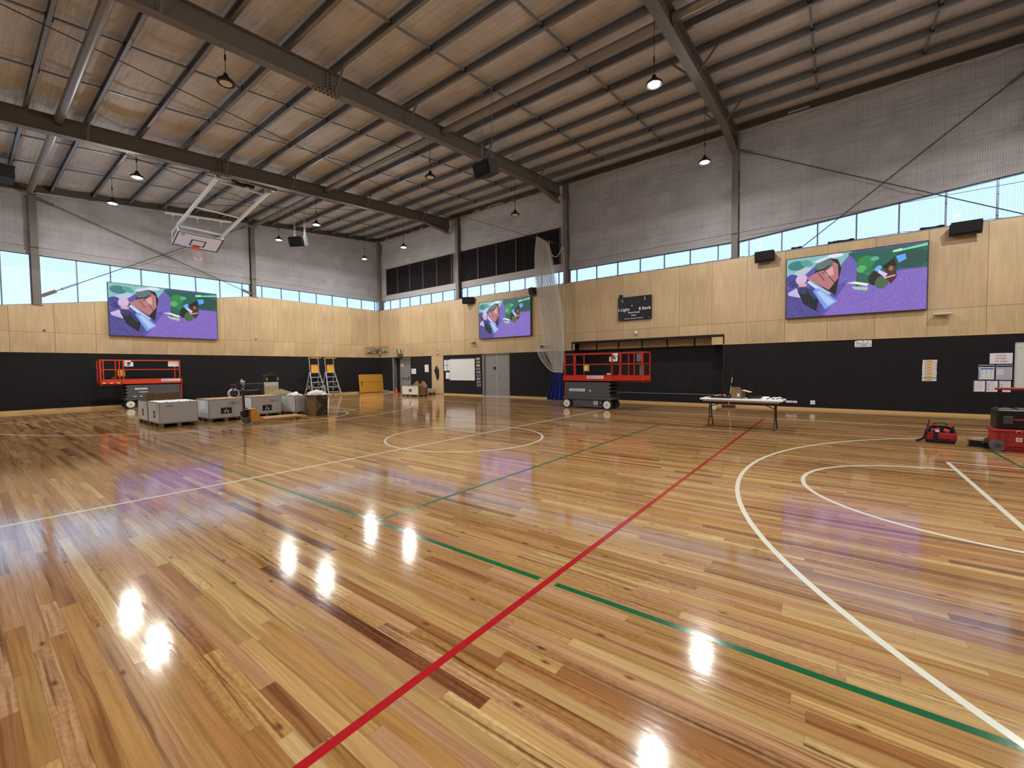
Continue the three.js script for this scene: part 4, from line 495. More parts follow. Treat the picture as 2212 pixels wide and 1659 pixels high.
// ================================================================ HOOP FRAME FOLDED UP UNDER THE ROOF
{
  const zc = -0.15, t = thing('basketball_hoop', 'white framed basketball hoop folded up against the roof above the left screen', 'hoop', [0, 0, zc]);
  const wht = M([226, 228, 232], 0.4, 0.1), hw = 0.9, P0 = V(-12.05, 8.92, 0), P1 = V(-16.95, 8.15, 0), mix = (s) => P0.clone().lerp(P1, s), off = (p, z) => V(p.x, p.y, p.z + z);
  for (const s of [-1, 1]) { part('arm', BAR(off(P0, s * hw), off(P1, s * hw), 0.1, 0.1), wht, t); part('pivot_bracket', [B(0.2, 0.16, 0.16, P0.x, P0.y + 0.05, s * hw), B(0.1, 0.22, 0.05, P0.x + 0.04, P0.y + 0.16, s * hw - 0.08), B(0.1, 0.22, 0.05, P0.x + 0.04, P0.y + 0.16, s * hw + 0.08)], M([196, 198, 202], 0.35, 0.5), t); }
  part('cross_bar', ROD(off(mix(0.045), -hw), off(mix(0.045), hw), 0.03, 10), wht, t); part('cross_bar', ROD(off(mix(0.56), -hw), off(mix(0.56), hw), 0.035, 10), wht, t); part('cross_bar', BAR(off(P1, -hw), off(P1, hw), 0.08, 0.08), wht, t);
  part('header_beam', B(0.12, 0.14, 2.3, -11.86, 9.06, 0), M([150, 136, 112], 0.5, 0.1), t);
  part('hanger_plate', [B(0.34, 0.02, 0.3, -11.66, 9.0, 0.6), B(0.34, 0.02, 0.3, -11.66, 9.12, -0.6)], steelDark, t);
  part('winch', [RB(0.24, 0.16, 0.3, 0.02, -12.05, 8.98, -0.22), CY(0.07, 0.34, -12.08, 8.94, 0.1, 'z', 14), B(0.12, 0.1, 0.14, -12.0, 9.0, 0.34)], black, t); part('winch_drum', CY(0.05, 0.2, -12.1, 8.9, -0.12, 'z', 14), M([200, 205, 215], 0.3, 0.5), t);
  // board: local frame, face n, down the board d
  const d = V(-0.914, -0.406, 0), n = V(0.406, -0.914, 0), top = V(-16.67, 7.865, 0.06), pt = (a, b, c) => top.clone().addScaledVector(d, a).addScaledVector(n, b).add(V(0, 0, c));
  const m = new THREE.Matrix4().makeBasis(V(0, 0, -1), d.clone().negate(), n); const put = (g) => g.applyMatrix4(m).translate(...pt(0.525, 0, 0).toArray());
  part('backboard', put(RB(1.8, 1.05, 0.04, 0.008, 0, 0, 0)), wht, t);
  const navy = M([34, 38, 84], 0.5); part('board_border', put(merge([B(1.8, 0.05, 0.006, 0, 0.5, 0.022), B(1.8, 0.05, 0.006, 0, -0.5, 0.022), B(0.05, 1.05, 0.006, 0.875, 0, 0.022), B(0.05, 1.05, 0.006, -0.875, 0, 0.022)])), navy, t);
  part('target_square', put(merge([B(0.59, 0.05, 0.006, 0, 0.1, 0.022), B(0.59, 0.05, 0.006, 0, -0.3, 0.022), B(0.05, 0.45, 0.006, 0.27, -0.1, 0.022), B(0.05, 0.45, 0.006, -0.27, -0.1, 0.022)])), navy, t);
  part('maker_marks', put(merge([B(0.2, 0.06, 0.004, -0.7, -0.42, 0.021), B(0.14, 0.1, 0.004, -0.68, 0.36, 0.021), B(0.1, 0.03, 0.004, 0.72, -0.44, 0.021)])), M([150, 140, 150], 0.6), t);
  const orange = M([205, 62, 40], 0.45); part('rim', put(new THREE.TorusGeometry(0.232, 0.013, 8, 40).rotateX(PI / 2).translate(0, -0.375, 0.38)), orange, t); part('rim_bracket', put(merge([B(0.24, 0.14, 0.03, 0, -0.4, 0.035), B(0.2, 0.05, 0.14, 0, -0.39, 0.09)])), orange, t);
  { const r = []; const ctr = pt(0.9, 0.38, 0); for (let k = 0; k < 12; k++) { const a = k / 12 * PI * 2, b = a + 0.5, q = ctr.clone().addScaledVector(n, 0.23 * Math.cos(a)).add(V(0, 0, 0.23 * Math.sin(a))), q2 = ctr.clone().add(V(0.06, -0.34, 0)).add(V(0.1 * Math.cos(b), 0, 0.1 * Math.sin(b))); r.push(ROD(q, q2, 0.003, 4)); } for (const f of [0.35, 0.7]) { const pts = []; for (let k = 0; k < 12; k++) { const a = k / 12 * PI * 2; pts.push(ctr.clone().add(V(0.06 * f, -0.34 * f, 0)).addScaledVector(n, (0.23 - 0.13 * f) * Math.cos(a)).add(V(0, 0, (0.23 - 0.13 * f) * Math.sin(a)))); } r.push(TUBE(pts, 0.003, 36, 4, true)); } part('net', r, M([210, 210, 206], 0.8), t); }
  for (const s of [-1, 1]) { part('board_link', [BAR(off(P1, s * hw), pt(0.1, -0.05, s * 0.86), 0.06, 0.06), BAR(pt(0.02, -0.05, s * 0.86), pt(1.0, -0.05, s * 0.86), 0.06, 0.06)], wht, t); part('rear_stay', [BAR(off(P1, s * hw), pt(0.75, -0.42, s * 0.9), 0.06, 0.05), ROD(pt(0.75, -0.42, s * 0.9), pt(1.0, -0.06, s * 0.88), 0.012, 6)], wht, t); }
  part('cable', [ROD(V(-12.1, 9.0, -0.1), V(-17.0, 8.2, -0.1), 0.004, 5)], galvDark, t);
}
{ const t = thing('conduit_rail', 'pale rail with hook brackets under the roof behind the hoop frame', 'rail', [0, 0, 0]); const z0 = 0.95, z1 = -1.75, x = -17.9, y = (z) => roofY(8.98, z); part('rail', BAR(V(x, y(z0), z0), V(x, y(z1), z1), 0.08, 0.08), offWhite, t); for (const z of [0.65, -0.3, -1.3]) part('hook', [B(0.06, 0.06, 0.1, x, y(z) - 0.05, z), ROD(V(x, y(z) - 0.06, z), V(x, y(z) - 0.3, z), 0.008, 6)], white, t); for (const z of [0.9, -1.7]) part('hanger', ROD(V(x, y(z), z), V(x, roofY(C_PURLIN, z) + 0.02, z), 0.01, 6), galv, t); }

// ================================================================ NETS
const netTex = (bar, inv) => dataTex(128, 128, (x, y, o) => { const a = x % 32, b = y % 32, on = a < bar || b < bar; o[0] = o[1] = o[2] = on ? 255 : 0; }, false);
const safetyMat = new THREE.MeshStandardMaterial({ color: srgb(46, 46, 50), roughness: 0.9, alphaMap: netTex(2), transparent: true, side: THREE.DoubleSide });
function safetyNet(x0, x1, y0, y1, put, label) { const n = Math.round((x1 - x0) / 0.5), g = new THREE.PlaneGeometry(1, 1, n, 12), p = g.attributes.position, uv = g.attributes.uv; for (let j = 0; j <= 12; j++) for (let i = 0; i <= n; i++) { const X = x0 + (x1 - x0) * i / n, lo = y0, hi = y1(X), Y = lo + (hi - lo) * (1 - j / 12), k = j * (n + 1) + i; p.setXYZ(k, X, Y, 0.015 * Math.sin(X * 3) + 0.01 * noise(X, Y)); uv.setXY(k, X / 0.2, Y / 0.2); } g.computeVertexNormals(); const t = thing('safety_net', label, 'net'); part('mesh', put(g), safetyMat, t);
  const rope = [], step = 1.16; for (let X = x0; X < x1 - 0.1; X += step) { const e = Math.min(X + step, x1); for (let k = 0; k < 8; k++) { const f = (q) => { const u = X + (e - X) * q / 8; return V(u, y1(u) + 0.03 - 0.12 * Math.sin(PI * q / 8), 0.03); }; rope.push(ROD(f(k), f(k + 1), 0.011, 5)); } } part('scalloped_rope', put(merge(rope)), M([186, 180, 170], 0.8), t); part('hem_cord', put(merge([BAR(V(x0, y0 + (6.6 - y0) * 1, 0.02), V(x1, 6.6, 0.02), 0.02, 0.012)])), M([60, 58, 60], 0.8), t); return t; }
safetyNet(-3.3, 18.4, 5.7, () => 10.34, (g) => g.translate(0, 0, ZW + 0.03), 'fine dark safety net over the upper right wall, hung from a scalloped rope');
safetyNet(-10.6, 11.0, 5.72, (t) => roofY(9.28, -t) - 0.06, (g) => g.rotateY(PI / 2).translate(XW + 0.03, 0, 0), 'fine dark safety net over the upper left wall, hung from a wavy rope');
{ const t = thing('net_rope', 'thin white scalloped rope under the roof above the louvre banks', 'rope'); const r = []; for (let X = -18.6; X < -4; X += 0.9) for (let k = 0; k < 7; k++) { const f = (q) => V(X + 0.9 * q / 7, 10.46 - 0.1 * Math.sin(PI * q / 7), ZW + 0.05); r.push(ROD(f(k), f(k + 1), 0.01, 5)); } part('rope', r, M([170, 164, 156], 0.8), t); }
{ // gathered divider net with its blue skirt
  const t = thing('divider_net', 'white divider net gathered to the wall in a long hanging bunch', 'net');
  const LY = [[7.99, -4.95], [7.2, -5.06], [6.0, -5.09], [4.9, -4.9], [3.95, -4.76], [3.1, -4.66], [2.35, -4.52], [1.75, -4.2], [1.3, -3.95]], RY = [[7.62, -4.4], [7.2, -4.25], [6.0, -3.98], [4.9, -3.72], [3.95, -3.55], [3.1, -3.5], [2.35, -3.5], [1.75, -3.55], [1.3, -3.6]];
  const pick = (T, s) => { const f = s * (T.length - 1), i = Math.min(T.length - 2, Math.floor(f)), u = f - i; return [T[i][0] + (T[i + 1][0] - T[i][0]) * u, T[i][1] + (T[i + 1][1] - T[i][1]) * u]; };
  const fold = (folds, amp, sh, mat, name) => { const n = 120, m = 60, g = new THREE.PlaneGeometry(1, 1, n, m), p = g.attributes.position, uv = g.attributes.uv; for (let j = 0; j <= m; j++) for (let i = 0; i <= n; i++) { const s = j / m, a = i / n, [ly, lx] = pick(LY, s), [ry, rx] = pick(RY, s), ph = a * folds * PI * 2 + sh + 0.6 * Math.sin(s * 4 + a * 5); const k = j * (n + 1) + i; p.setXYZ(k, lx + (rx - lx) * a + 0.03 * Math.cos(ph), ly + (ry - ly) * a, -10.5 + amp * Math.sin(ph) * (1 - 0.4 * s) + sh * 0.02); uv.setXY(k, a * folds * 0.5 / 0.32, (8 - ly) / 0.32); } g.computeVertexNormals(); part(name, g, mat, t); };
  const netMat = (bar) => new THREE.MeshStandardMaterial({ color: srgb(226, 222, 214), roughness: 0.9, alphaMap: netTex(bar), transparent: true, side: THREE.DoubleSide });
  fold(9, 0.13, 0, netMat(6), 'net_fold'); fold(13, 0.09, 2, netMat(5), 'net_fold');
  part('hanging_wire', [ROD(V(-5.0, 8.03, -10.5), V(-3.9, 7.5, -10.6), 0.008, 6), ROD(V(-3.9, 7.5, -10.6), V(-3.8, 7.48, -11.1), 0.008, 6), ROD(V(-5.0, 8.03, -10.5), V(-5.9, 8.5, -10.4), 0.006, 6)], black, t); part('rings', Array.from({ length: 9 }, (_, i) => new THREE.TorusGeometry(0.035, 0.007, 6, 12).rotateY(PI / 2).translate(-4.95 + i * 0.11, 7.97 - i * 0.052, -10.5)), galv, t);
  part('loose_cord', [TUBE([V(-4.3, 7.7, -10.5), V(-4.2, 7.1, -10.45), V(-3.9, 6.85, -10.5), V(-3.66, 7.3, -10.7)], 0.012, 30, 5), TUBE([V(-3.66, 7.4, -10.75), V(-3.64, 6, -10.78), V(-3.62, 4, -10.7), V(-3.62, 2.2, -10.6)], 0.01, 30, 5)], M([222, 218, 208], 0.8), t);
  part('tail_net', (() => { const g = new THREE.PlaneGeometry(1, 1, 24, 40), p = g.attributes.position, uv = g.attributes.uv; for (let j = 0; j <= 40; j++) for (let i = 0; i <= 24; i++) { const s = j / 40, a = i / 24, y = 2.5 - 1.15 * s, xl = -4.98 + 1.0 * Math.pow(s, 1.7), w = 0.42 * (1 - s) + 0.05; p.setXYZ(j * 25 + i, xl + w * a, y + 0.05 * a, -10.42 + 0.05 * Math.sin(a * 9 + s * 3)); uv.setXY(j * 25 + i, a * 1.2, s * 3.4); } g.computeVertexNormals(); return g; })(), netMat(4), t); part('tail_cord', TUBE([V(-5.0, 2.5, -10.42), V(-4.85, 2.15, -10.4), V(-4.55, 1.75, -10.4), V(-4.2, 1.45, -10.4), V(-3.95, 1.36, -10.42), V(-3.6, 1.42, -10.6)], 0.014, 40, 6), M([214, 210, 200], 0.8), t);
  const skirt = new THREE.PlaneGeometry(1, 1, 60, 24), p = skirt.attributes.position; for (let j = 0; j <= 24; j++) for (let i = 0; i <= 60; i++) { const s = j / 24, a = i / 60, w = 0.34 + 0.62 * Math.pow(s, 0.8), ph = a * 26 + s * 2; p.setXYZ(j * 61 + i, -3.78 - 0.12 * s + (a - 0.5) * w, 1.34 - 1.325 * s, -10.42 + 0.08 * Math.sin(ph) * (0.4 + s) + 0.1 * Math.sin(a * PI)); } skirt.computeVertexNormals(); part('blue_skirt', skirt, new THREE.MeshStandardMaterial({ color: srgb(26, 36, 120), roughness: 0.8, side: THREE.DoubleSide }), t, 'navy blue cloth skirt');
}
{ const t = thing('sill_cables', 'loose black cables lying along the window ledge above the right screens', 'cable'); const mk = (x0, x1, n) => { const p = []; for (let i = 0; i <= n; i++) p.push(V(x0 + (x1 - x0) * i / n, 5.7 + 0.035 * hash(i, 5), ZW - 0.06 - 0.08 * hash(i, 9))); return TUBE(p, 0.008, n * 5, 5); }; part('cable', mk(-3.2, 13, 60), black, t); part('cable', mk(-10, -5.6, 20), black, t); part('cable_bundle', [[5.6, 0.3], [6.95, 0.5], [9.05, 0.55], [6.6, 0.2]].map(([x, w]) => [0, 1, 2].map((k) => TUBE(Array.from({ length: 9 }, (_, i) => V(x + w * 0.5 * Math.cos(i / 9 * 6.28), 5.715 + 0.02 * k + 0.012 * Math.sin(i * 2.1), ZW - 0.1 + 0.05 * Math.sin(i / 9 * 6.28))), 0.012, 30, 5, true))), black, t); }

// ================================================================ SCISSOR LIFTS
const liftRed = M([196, 46, 34], 0.4), liftOrange = M([205, 62, 36], 0.4), liftGrey = M([76, 80, 86], 0.5), tyre = M([40, 40, 42], 0.8), hubWhite = M([226, 226, 222], 0.5), yellow = M([222, 176, 42], 0.5);
function signFace(w, h, draw, px = 500) { return new THREE.MeshStandardMaterial({ map: canvasTex(Math.round(w * px), Math.round(h * px), draw), roughness: 0.5 }); }
const hireSign = signFace(0.68, 0.11, (g, w, h) => { g.fillStyle = '#e8eaee'; g.fillRect(0, 0, w, h); g.font = 'bold ' + h * 0.82 + 'px sans-serif'; g.textAlign = 'left'; g.fillStyle = '#24509a'; g.fillText('MANLIFT', w * 0.04, h * 0.8, w * 0.56); g.fillStyle = '#d8663c'; g.fillText('HIRE', w * 0.61, h * 0.8, w * 0.34); });
const phoneSign = signFace(0.68, 0.11, (g, w, h) => { g.fillStyle = '#e8eaee'; g.fillRect(0, 0, w, h); g.font = 'bold ' + h * 0.84 + 'px sans-serif'; g.textAlign = 'center'; g.fillStyle = '#24509a'; g.fillText('1300MANLIFT', w * 0.5, h * 0.8, w * 0.92); });
const makerSign = signFace(0.5, 0.09, (g, w, h) => { g.fillStyle = '#4c5056'; g.fillRect(0, 0, w, h); g.font = 'italic bold ' + h * 0.9 + 'px sans-serif'; g.textAlign = 'center'; g.fillStyle = '#eef0f2'; g.fillText('SKYJACK', w * 0.5, h * 0.84, w * 0.95); });
function scissorLift(pos, turn, s, ext, label, first) {      // s = +1: the extension deck lies to local +x, -1: to local -x
  const t = thing('scissor_lift', label, 'lift', pos, turn, 'red scissor lifts'), R = first ? liftRed : liftOrange, D = 0.76, m = (x) => s * x, zf = 0, zb = -D, zm = -D / 2;
  const bx = (x0, x1, y0, y1, z0, z1) => BB(Math.min(m(x0), m(x1)), Math.max(m(x0), m(x1)), y0, y1, z0, z1), e0 = 1.05, e1 = 1.05 + ext, T = 0.036;
  // chassis, side skirt, wheels
  part('chassis', [bx(-0.6, 0.62, 0.07, 0.38, zb + 0.06, zf - 0.06), bx(-0.98, 1.0, 0.36, 0.47, zb + 0.02, zf - 0.02)], liftGrey, t);
  part('chassis_decal', [bx(0.28, 0.46, 0.16, 0.3, zf - 0.06, zf - 0.054)], M([170, 172, 176], 0.6), t); part('chassis_hatch', bx(0.48, 0.6, 0.14, 0.33, zf - 0.06, zf - 0.05), dark, t); part('blue_decal', bx(0.545, 0.57, 0.2, 0.3, zf - 0.05, zf - 0.045), M([150, 200, 226], 0.5), t);
  for (const x of [-0.845, 0.84]) for (const z of [zf - 0.07, zb + 0.07]) { const wgt = part('wheel', CY(0.18, 0.13, m(x), 0.18, z, 'z', 28), tyre, t); part('hub', [CY(0.14, 0.012, m(x), 0.18, z + (z > zm ? 0.067 : -0.067), 'z', 24), CY(0.03, 0.03, m(x), 0.18, z + (z > zm ? 0.075 : -0.075), 'z', 10)], hubWhite, wgt); part('hub_cap', CY(0.022, 0.012, m(x), 0.18, z + (z > zm ? 0.093 : -0.093), 'z', 8), darkGrey, wgt); }
  // folded scissor stack: pointed ends like stacked blades
  for (let i = 0; i < 4; i++) { const y0 = 0.47 + i * 0.14, h = 0.135; for (const z of [zf - 0.045, zb + 0.02]) part('scissor_arm', EX([[-0.92, 0.03], [-0.84, 0], [0.9, 0], [1.0, h * 0.5], [0.9, h], [-0.84, h], [-0.92, h - 0.03], [-0.86, h / 2]].map(([a, b]) => [m(a), b + y0]), 0.03, 0.004).translate(0, 0, z), liftGrey, t); part('cross_pin', [ROD(V(m(-0.8), y0 + h / 2, zb + 0.02), V(m(-0.8), y0 + h / 2, zf - 0.01), 0.025, 8), ROD(V(m(0.92), y0 + h / 2, zb + 0.02), V(m(0.92), y0 + h / 2, zf - 0.01), 0.025, 8), ROD(V(m(0.1), y0 + h / 2, zb + 0.02), V(m(0.1), y0 + h / 2, zf - 0.005), 0.03, 8)], M([90, 90, 92], 0.5, 0.3), t); }
  // ladder at the fixed end
  part('ladder', [bx(-1.02, -0.96, 0.3, 1.0, zf - 0.2, zf - 0.16), bx(-1.02, -0.96, 0.3, 1.0, zb + 0.16, zb + 0.2), ...[0.38, 0.58, 0.78].map((y) => bx(-1.02, -0.97, y, y + 0.04, zb + 0.18, zf - 0.18))], R, t);
  // deck and toe boards
  part('deck', bx(-0.99, e0, 1.02, 1.06, zb, zf), M([60, 60, 62], 0.6), t); part('extension_deck', bx(e0 - 0.1, e1, 1.05, 1.08, zb + 0.03, zf - 0.03), M([60, 60, 62], 0.6), t);
  for (const z of [[zf - 0.02, zf], [zb, zb + 0.02]]) { part('toe_board', bx(-0.99, e0, 1.02, 1.265, z[0], z[1]), R, t); part('toe_board', bx(e0 + 0.01, e1 - 0.02, 1.04, 1.265, z[0] - Math.sign(z[0] + D / 2) * 0.03, z[1] - Math.sign(z[0] + D / 2) * 0.03), R, t); }
  part('toe_board', bx(-1.0, -0.98, 1.02, 1.265, zb, zf), R, t); part('toe_board', bx(e1 - 0.02, e1, 1.03, 1.265, zb, zf), first ? liftOrange : R, t);
  // guard rails: posts, mid rails, top rails
  const pole = (a, b) => BAR(V(...a), V(...b), T, T), posts = first ? [-0.92, -0.47, e0 - 0.02, e0 + 0.32, e1 - 0.32, e1 - 0.02] : [-0.92, e0 - 0.02, e0 + 0.1, e1 - 0.1, e1 - 0.02];
  for (const z of [zf - 0.02, zb + 0.02]) { for (const x of posts) part('rail_post', pole([m(x), 1.26, z], [m(x), 2.07, z]), R, t); part('mid_rail', pole([m(-0.92), 1.68, z], [m(e1 - 0.02), 1.68, z]), R, t); part('top_rail', pole([m(-0.92), 2.08, z], [m(e1 - 0.02), 2.08, z]), R, t); }
  for (const x of [-0.92, e1 - 0.02]) { for (const y of [1.68, 2.08]) part('end_rail', pole([m(x), y, zf - 0.02], [m(x), y, zb + 0.02]), R, t); }
  if (!first) part('yellow_marks', [1.2, 1.42, 1.64].map((x) => bx(x - 0.05, x + 0.05, 1.09, 1.13, zf - 0.001 - 0.03, zf + 0.001)), M([236, 214, 150], 0.5), t);
  if (!first) part('yellow_marks', [-0.62, -0.42, -0.22].map((x) => BB(-x - 0.05 - 0.9, -x + 0.05 - 0.9, 0.5, 0.53, zf - 0.02, zf - 0.005)), M([236, 224, 190], 0.5), t);
  const sx = first ? 0.37 : 0.57, sgn = (w, h, x, y, mat, nm) => part(nm, face(w, h, x, y, zf + 0.004), mat, t);
  part('hire_sign', [face(0.68, 0.11, sx, first ? 1.2 : 1.195, zf + 0.004)], hireSign, t, 'white hire sign'); part('phone_sign', [first ? face(0.68, 0.1, -0.39, 0.71, zf - 0.004) : face(0.42, 0.075, -0.47, 0.84, zf - 0.004)], phoneSign, t, 'white sign with blue lettering');
  if (!first) part('maker_name', face(0.46, 0.08, -0.4, 0.7, zf - 0.004), makerSign, t, 'white maker lettering'); else part('round_decal', CY(0.05, 0.006, 0.16, 0.69, zf - 0.004, 'z', 20), M([214, 150, 110], 0.5), t);
  // things fixed to the rails
  part('control_box', [RB(0.3, 0.2, 0.12, 0.03, m(first ? 0.93 : 0.78), first ? 1.86 : 1.9, zm), RB(0.22, 0.12, 0.14, 0.03, m(first ? 0.98 : 0.82), 2.02, zm)], white, t); part('control_panel', [B(0.1, 0.05, 0.02, m(first ? 0.93 : 0.78), 1.98, zm + 0.08), B(0.07, 0.05, 0.02, m(first ? 1.0 : 0.8), 1.9, zm + 0.07)], black, t);
  part('manual_box', [RB(0.24, 0.28, 0.05, 0.02, first ? -0.34 : -0.98, first ? 1.54 : 1.51, zb + 0.08), B(0.12, 0.17, 0.01, first ? -0.34 : -1.0, 1.52, zb + 0.11)], yellow, t); if (first) part('papers', B(0.11, 0.16, 0.012, -0.34, 1.52, zb + 0.118), paper, t);
  part('power_lead', TUBE([V(m(0.95), 1.86, zm), V(m(0.9), 1.5, zm + 0.05), V(m(0.85), 1.32, zm + 0.1), V(m(1.0), 1.3, zm + 0.2)], 0.012, 20, 6), black, t);
  if (first) { part('load_plate', [B(0.16, 0.3, 0.01, 2.02, 1.9, zf - 0.05), B(0.16, 0.38, 0.01, 2.1, 1.45, zf - 0.12)], M([110, 112, 116], 0.5), t); part('white_clip', RB(0.14, 0.06, 0.06, 0.02, 0.86, 1.31, zf - 0.12), white, t); }
  else { part('white_sheet', [B(0.44, 0.25, 0.008, 0.73, 1.93, zf - 0.05, 0.05)], paper, t); }
  part('deck_hook', [new THREE.TorusGeometry(0.05, 0.012, 6, 14).translate(m(e0 + 0.28), 1.3, zf - 0.06)], R, t);
  return t;
}
scissorLift([-0.72, 0, -7.36], 0, 1, 1.14, 'red scissor lift with white wheels standing on the court before the stage recess', true);
scissorLift([-17.3, 0, 1.7], PI / 2, -1, 0.7, 'orange red scissor lift parked along the left wall behind the white crates', false);

// ================================================================ CRATES AND BOXES
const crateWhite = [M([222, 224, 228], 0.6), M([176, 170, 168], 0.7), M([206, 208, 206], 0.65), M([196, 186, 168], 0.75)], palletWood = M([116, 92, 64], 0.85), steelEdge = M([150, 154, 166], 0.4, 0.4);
const kraft = M([122, 96, 66], 0.85);
const logoMat = signFace(0.3, 0.19, (g, w, h) => { g.fillStyle = '#0c0c10'; g.fillRect(0, 0, w, h); g.strokeStyle = '#f0f0f2'; g.lineWidth = 8; g.beginPath(); g.moveTo(w * 0.33, h * 0.74); g.lineTo(w * 0.45, h * 0.36); g.lineTo(w * 0.56, h * 0.24); g.stroke(); g.fillStyle = '#f0f0f2'; g.beginPath(); g.arc(w * 0.64, h * 0.64, h * 0.13, 0, 7); g.fill(); g.fillRect(w * 0.3, h * 0.68, w * 0.14, h * 0.09); });
const logoTall = signFace(0.16, 0.2, (g, w, h) => { g.fillStyle = '#0c0c10'; g.fillRect(0, 0, w, h); g.fillStyle = '#f0f0f2'; g.fillRect(w * 0.36, h * 0.24, w * 0.12, h * 0.5); g.beginPath(); g.arc(w * 0.54, h * 0.62, w * 0.14, 0, 7); g.fill(); g.beginPath(); g.arc(w * 0.5, h * 0.36, w * 0.09, 0, 7); g.fill(); });
const marks = signFace(0.4, 0.11, (g, w, h) => { g.fillStyle = '#b0aaa8'; g.fillRect(0, 0, w, h); g.strokeStyle = '#4a4648'; g.lineWidth = 3; g.fillStyle = '#3a3638'; for (let i = 0; i < 4; i++) { g.strokeRect(w * (0.04 + 0.24 * i), h * 0.1, w * 0.2, h * 0.78); g.beginPath(); g.arc(w * (0.14 + 0.24 * i), h * 0.48, h * (i === 1 ? 0.2 : 0.12), 0, 7); i === 1 ? g.fill() : g.stroke(); } });
const noteMat = signFace(0.3, 0.16, (g, w, h) => { g.fillStyle = '#dcdee2'; g.fillRect(0, 0, w, h); g.fillStyle = '#7a7c84'; g.font = 'bold ' + h * 0.42 + 'px sans-serif'; g.fillText('NO.1', w * 0.08, h * 0.44); g.font = h * 0.3 + 'px sans-serif'; g.fillText('FRAGILE', w * 0.08, h * 0.84); });
// pallet along local x (w) and z (d), 0.12 high
function palletParts(t, w, d) { const y = 0.12; for (const z of [-d / 2 + 0.05, 0, d / 2 - 0.05]) for (const x of [-w / 2 + 0.07, 0, w / 2 - 0.07]) part('pallet_block', B(0.13, 0.078, 0.09, x, 0.059, z), palletWood, t); for (const z of [-d / 2 + 0.05, 0, d / 2 - 0.05]) part('pallet_runner', B(w, 0.02, 0.09, 0, 0.01, z), palletWood, t); part('pallet_deck', [B(w, 0.022, d, 0, y - 0.011, 0)], palletWood, t); }
function crate(pos, turn, w, d, h, label, faces, lid, wallMat) {
  const t = thing('crate', label, 'crate', pos, turn), y0 = 0.12, th = 0.014;
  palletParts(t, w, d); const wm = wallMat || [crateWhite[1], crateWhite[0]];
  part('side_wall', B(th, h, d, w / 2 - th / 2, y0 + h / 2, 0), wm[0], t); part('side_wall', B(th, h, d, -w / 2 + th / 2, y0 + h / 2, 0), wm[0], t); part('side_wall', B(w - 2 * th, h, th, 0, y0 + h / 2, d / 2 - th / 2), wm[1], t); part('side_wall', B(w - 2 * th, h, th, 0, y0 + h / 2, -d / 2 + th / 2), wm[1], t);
  if (lid) part('lid', B(w + 0.01, 0.014, d + 0.01, 0, y0 + h + 0.007, 0), lid, t);
  const ed = []; for (const x of [-1, 1]) for (const z of [-1, 1]) ed.push(B(0.02, h, 0.02, x * (w / 2 - 0.008), y0 + h / 2, z * (d / 2 - 0.008))); for (const y of [y0 + 0.01, y0 + h - 0.008]) for (const s of [-1, 1]) ed.push(B(w, 0.016, 0.018, 0, y, s * (d / 2 - 0.008)), B(0.018, 0.016, d, s * (w / 2 - 0.008), y, 0)); part('edge_strips', ed, steelEdge, t);
  const tabs = []; for (const s of [-1, 1]) for (const k of [-0.3, 0, 0.3]) tabs.push(B(0.03, 0.03, 0.012, k * w, y0 + h + 0.012, s * d / 2), B(0.012, 0.03, 0.03, s * w / 2, y0 + h + 0.012, k * d)); part('clips', tabs, steelEdge, t);
  for (const [nm, g, mt] of faces) part(nm, g, mt, t); return t;
}
const px = (w, h, x, y, z) => face(w, h).rotateY(PI / 2).translate(x, y, z);      // a label facing local +x
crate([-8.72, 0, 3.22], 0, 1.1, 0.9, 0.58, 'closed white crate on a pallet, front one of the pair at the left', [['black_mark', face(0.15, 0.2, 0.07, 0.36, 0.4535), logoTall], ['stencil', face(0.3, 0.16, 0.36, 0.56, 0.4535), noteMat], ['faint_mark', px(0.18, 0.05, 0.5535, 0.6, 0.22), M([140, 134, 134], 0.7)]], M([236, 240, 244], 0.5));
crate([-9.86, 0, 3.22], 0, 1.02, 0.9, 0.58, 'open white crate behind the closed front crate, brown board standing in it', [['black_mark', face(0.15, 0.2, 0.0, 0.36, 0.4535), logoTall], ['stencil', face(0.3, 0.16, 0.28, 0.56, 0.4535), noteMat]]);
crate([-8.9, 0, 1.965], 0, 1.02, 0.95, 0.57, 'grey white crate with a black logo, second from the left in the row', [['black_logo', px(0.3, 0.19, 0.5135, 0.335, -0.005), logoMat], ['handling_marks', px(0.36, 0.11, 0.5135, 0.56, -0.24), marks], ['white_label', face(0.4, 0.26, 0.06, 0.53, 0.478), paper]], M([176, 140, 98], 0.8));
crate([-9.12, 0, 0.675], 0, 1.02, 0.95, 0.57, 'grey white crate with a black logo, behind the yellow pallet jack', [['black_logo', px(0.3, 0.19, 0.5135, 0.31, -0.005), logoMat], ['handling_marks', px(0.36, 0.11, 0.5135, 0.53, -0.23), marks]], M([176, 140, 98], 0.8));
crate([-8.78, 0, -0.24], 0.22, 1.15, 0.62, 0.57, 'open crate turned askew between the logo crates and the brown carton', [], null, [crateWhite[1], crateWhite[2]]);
solo('chipboard_sheet', B(0.02, 0.66, 0.86, 0, 0.33, 0), new THREE.MeshStandardMaterial({ color: srgb(122, 96, 70), map: plyTex, roughness: 0.9 }), 'brown chipboard sheet standing up out of the open white crate at the left', 'board', [-10.0, 0.25, 3.12]);
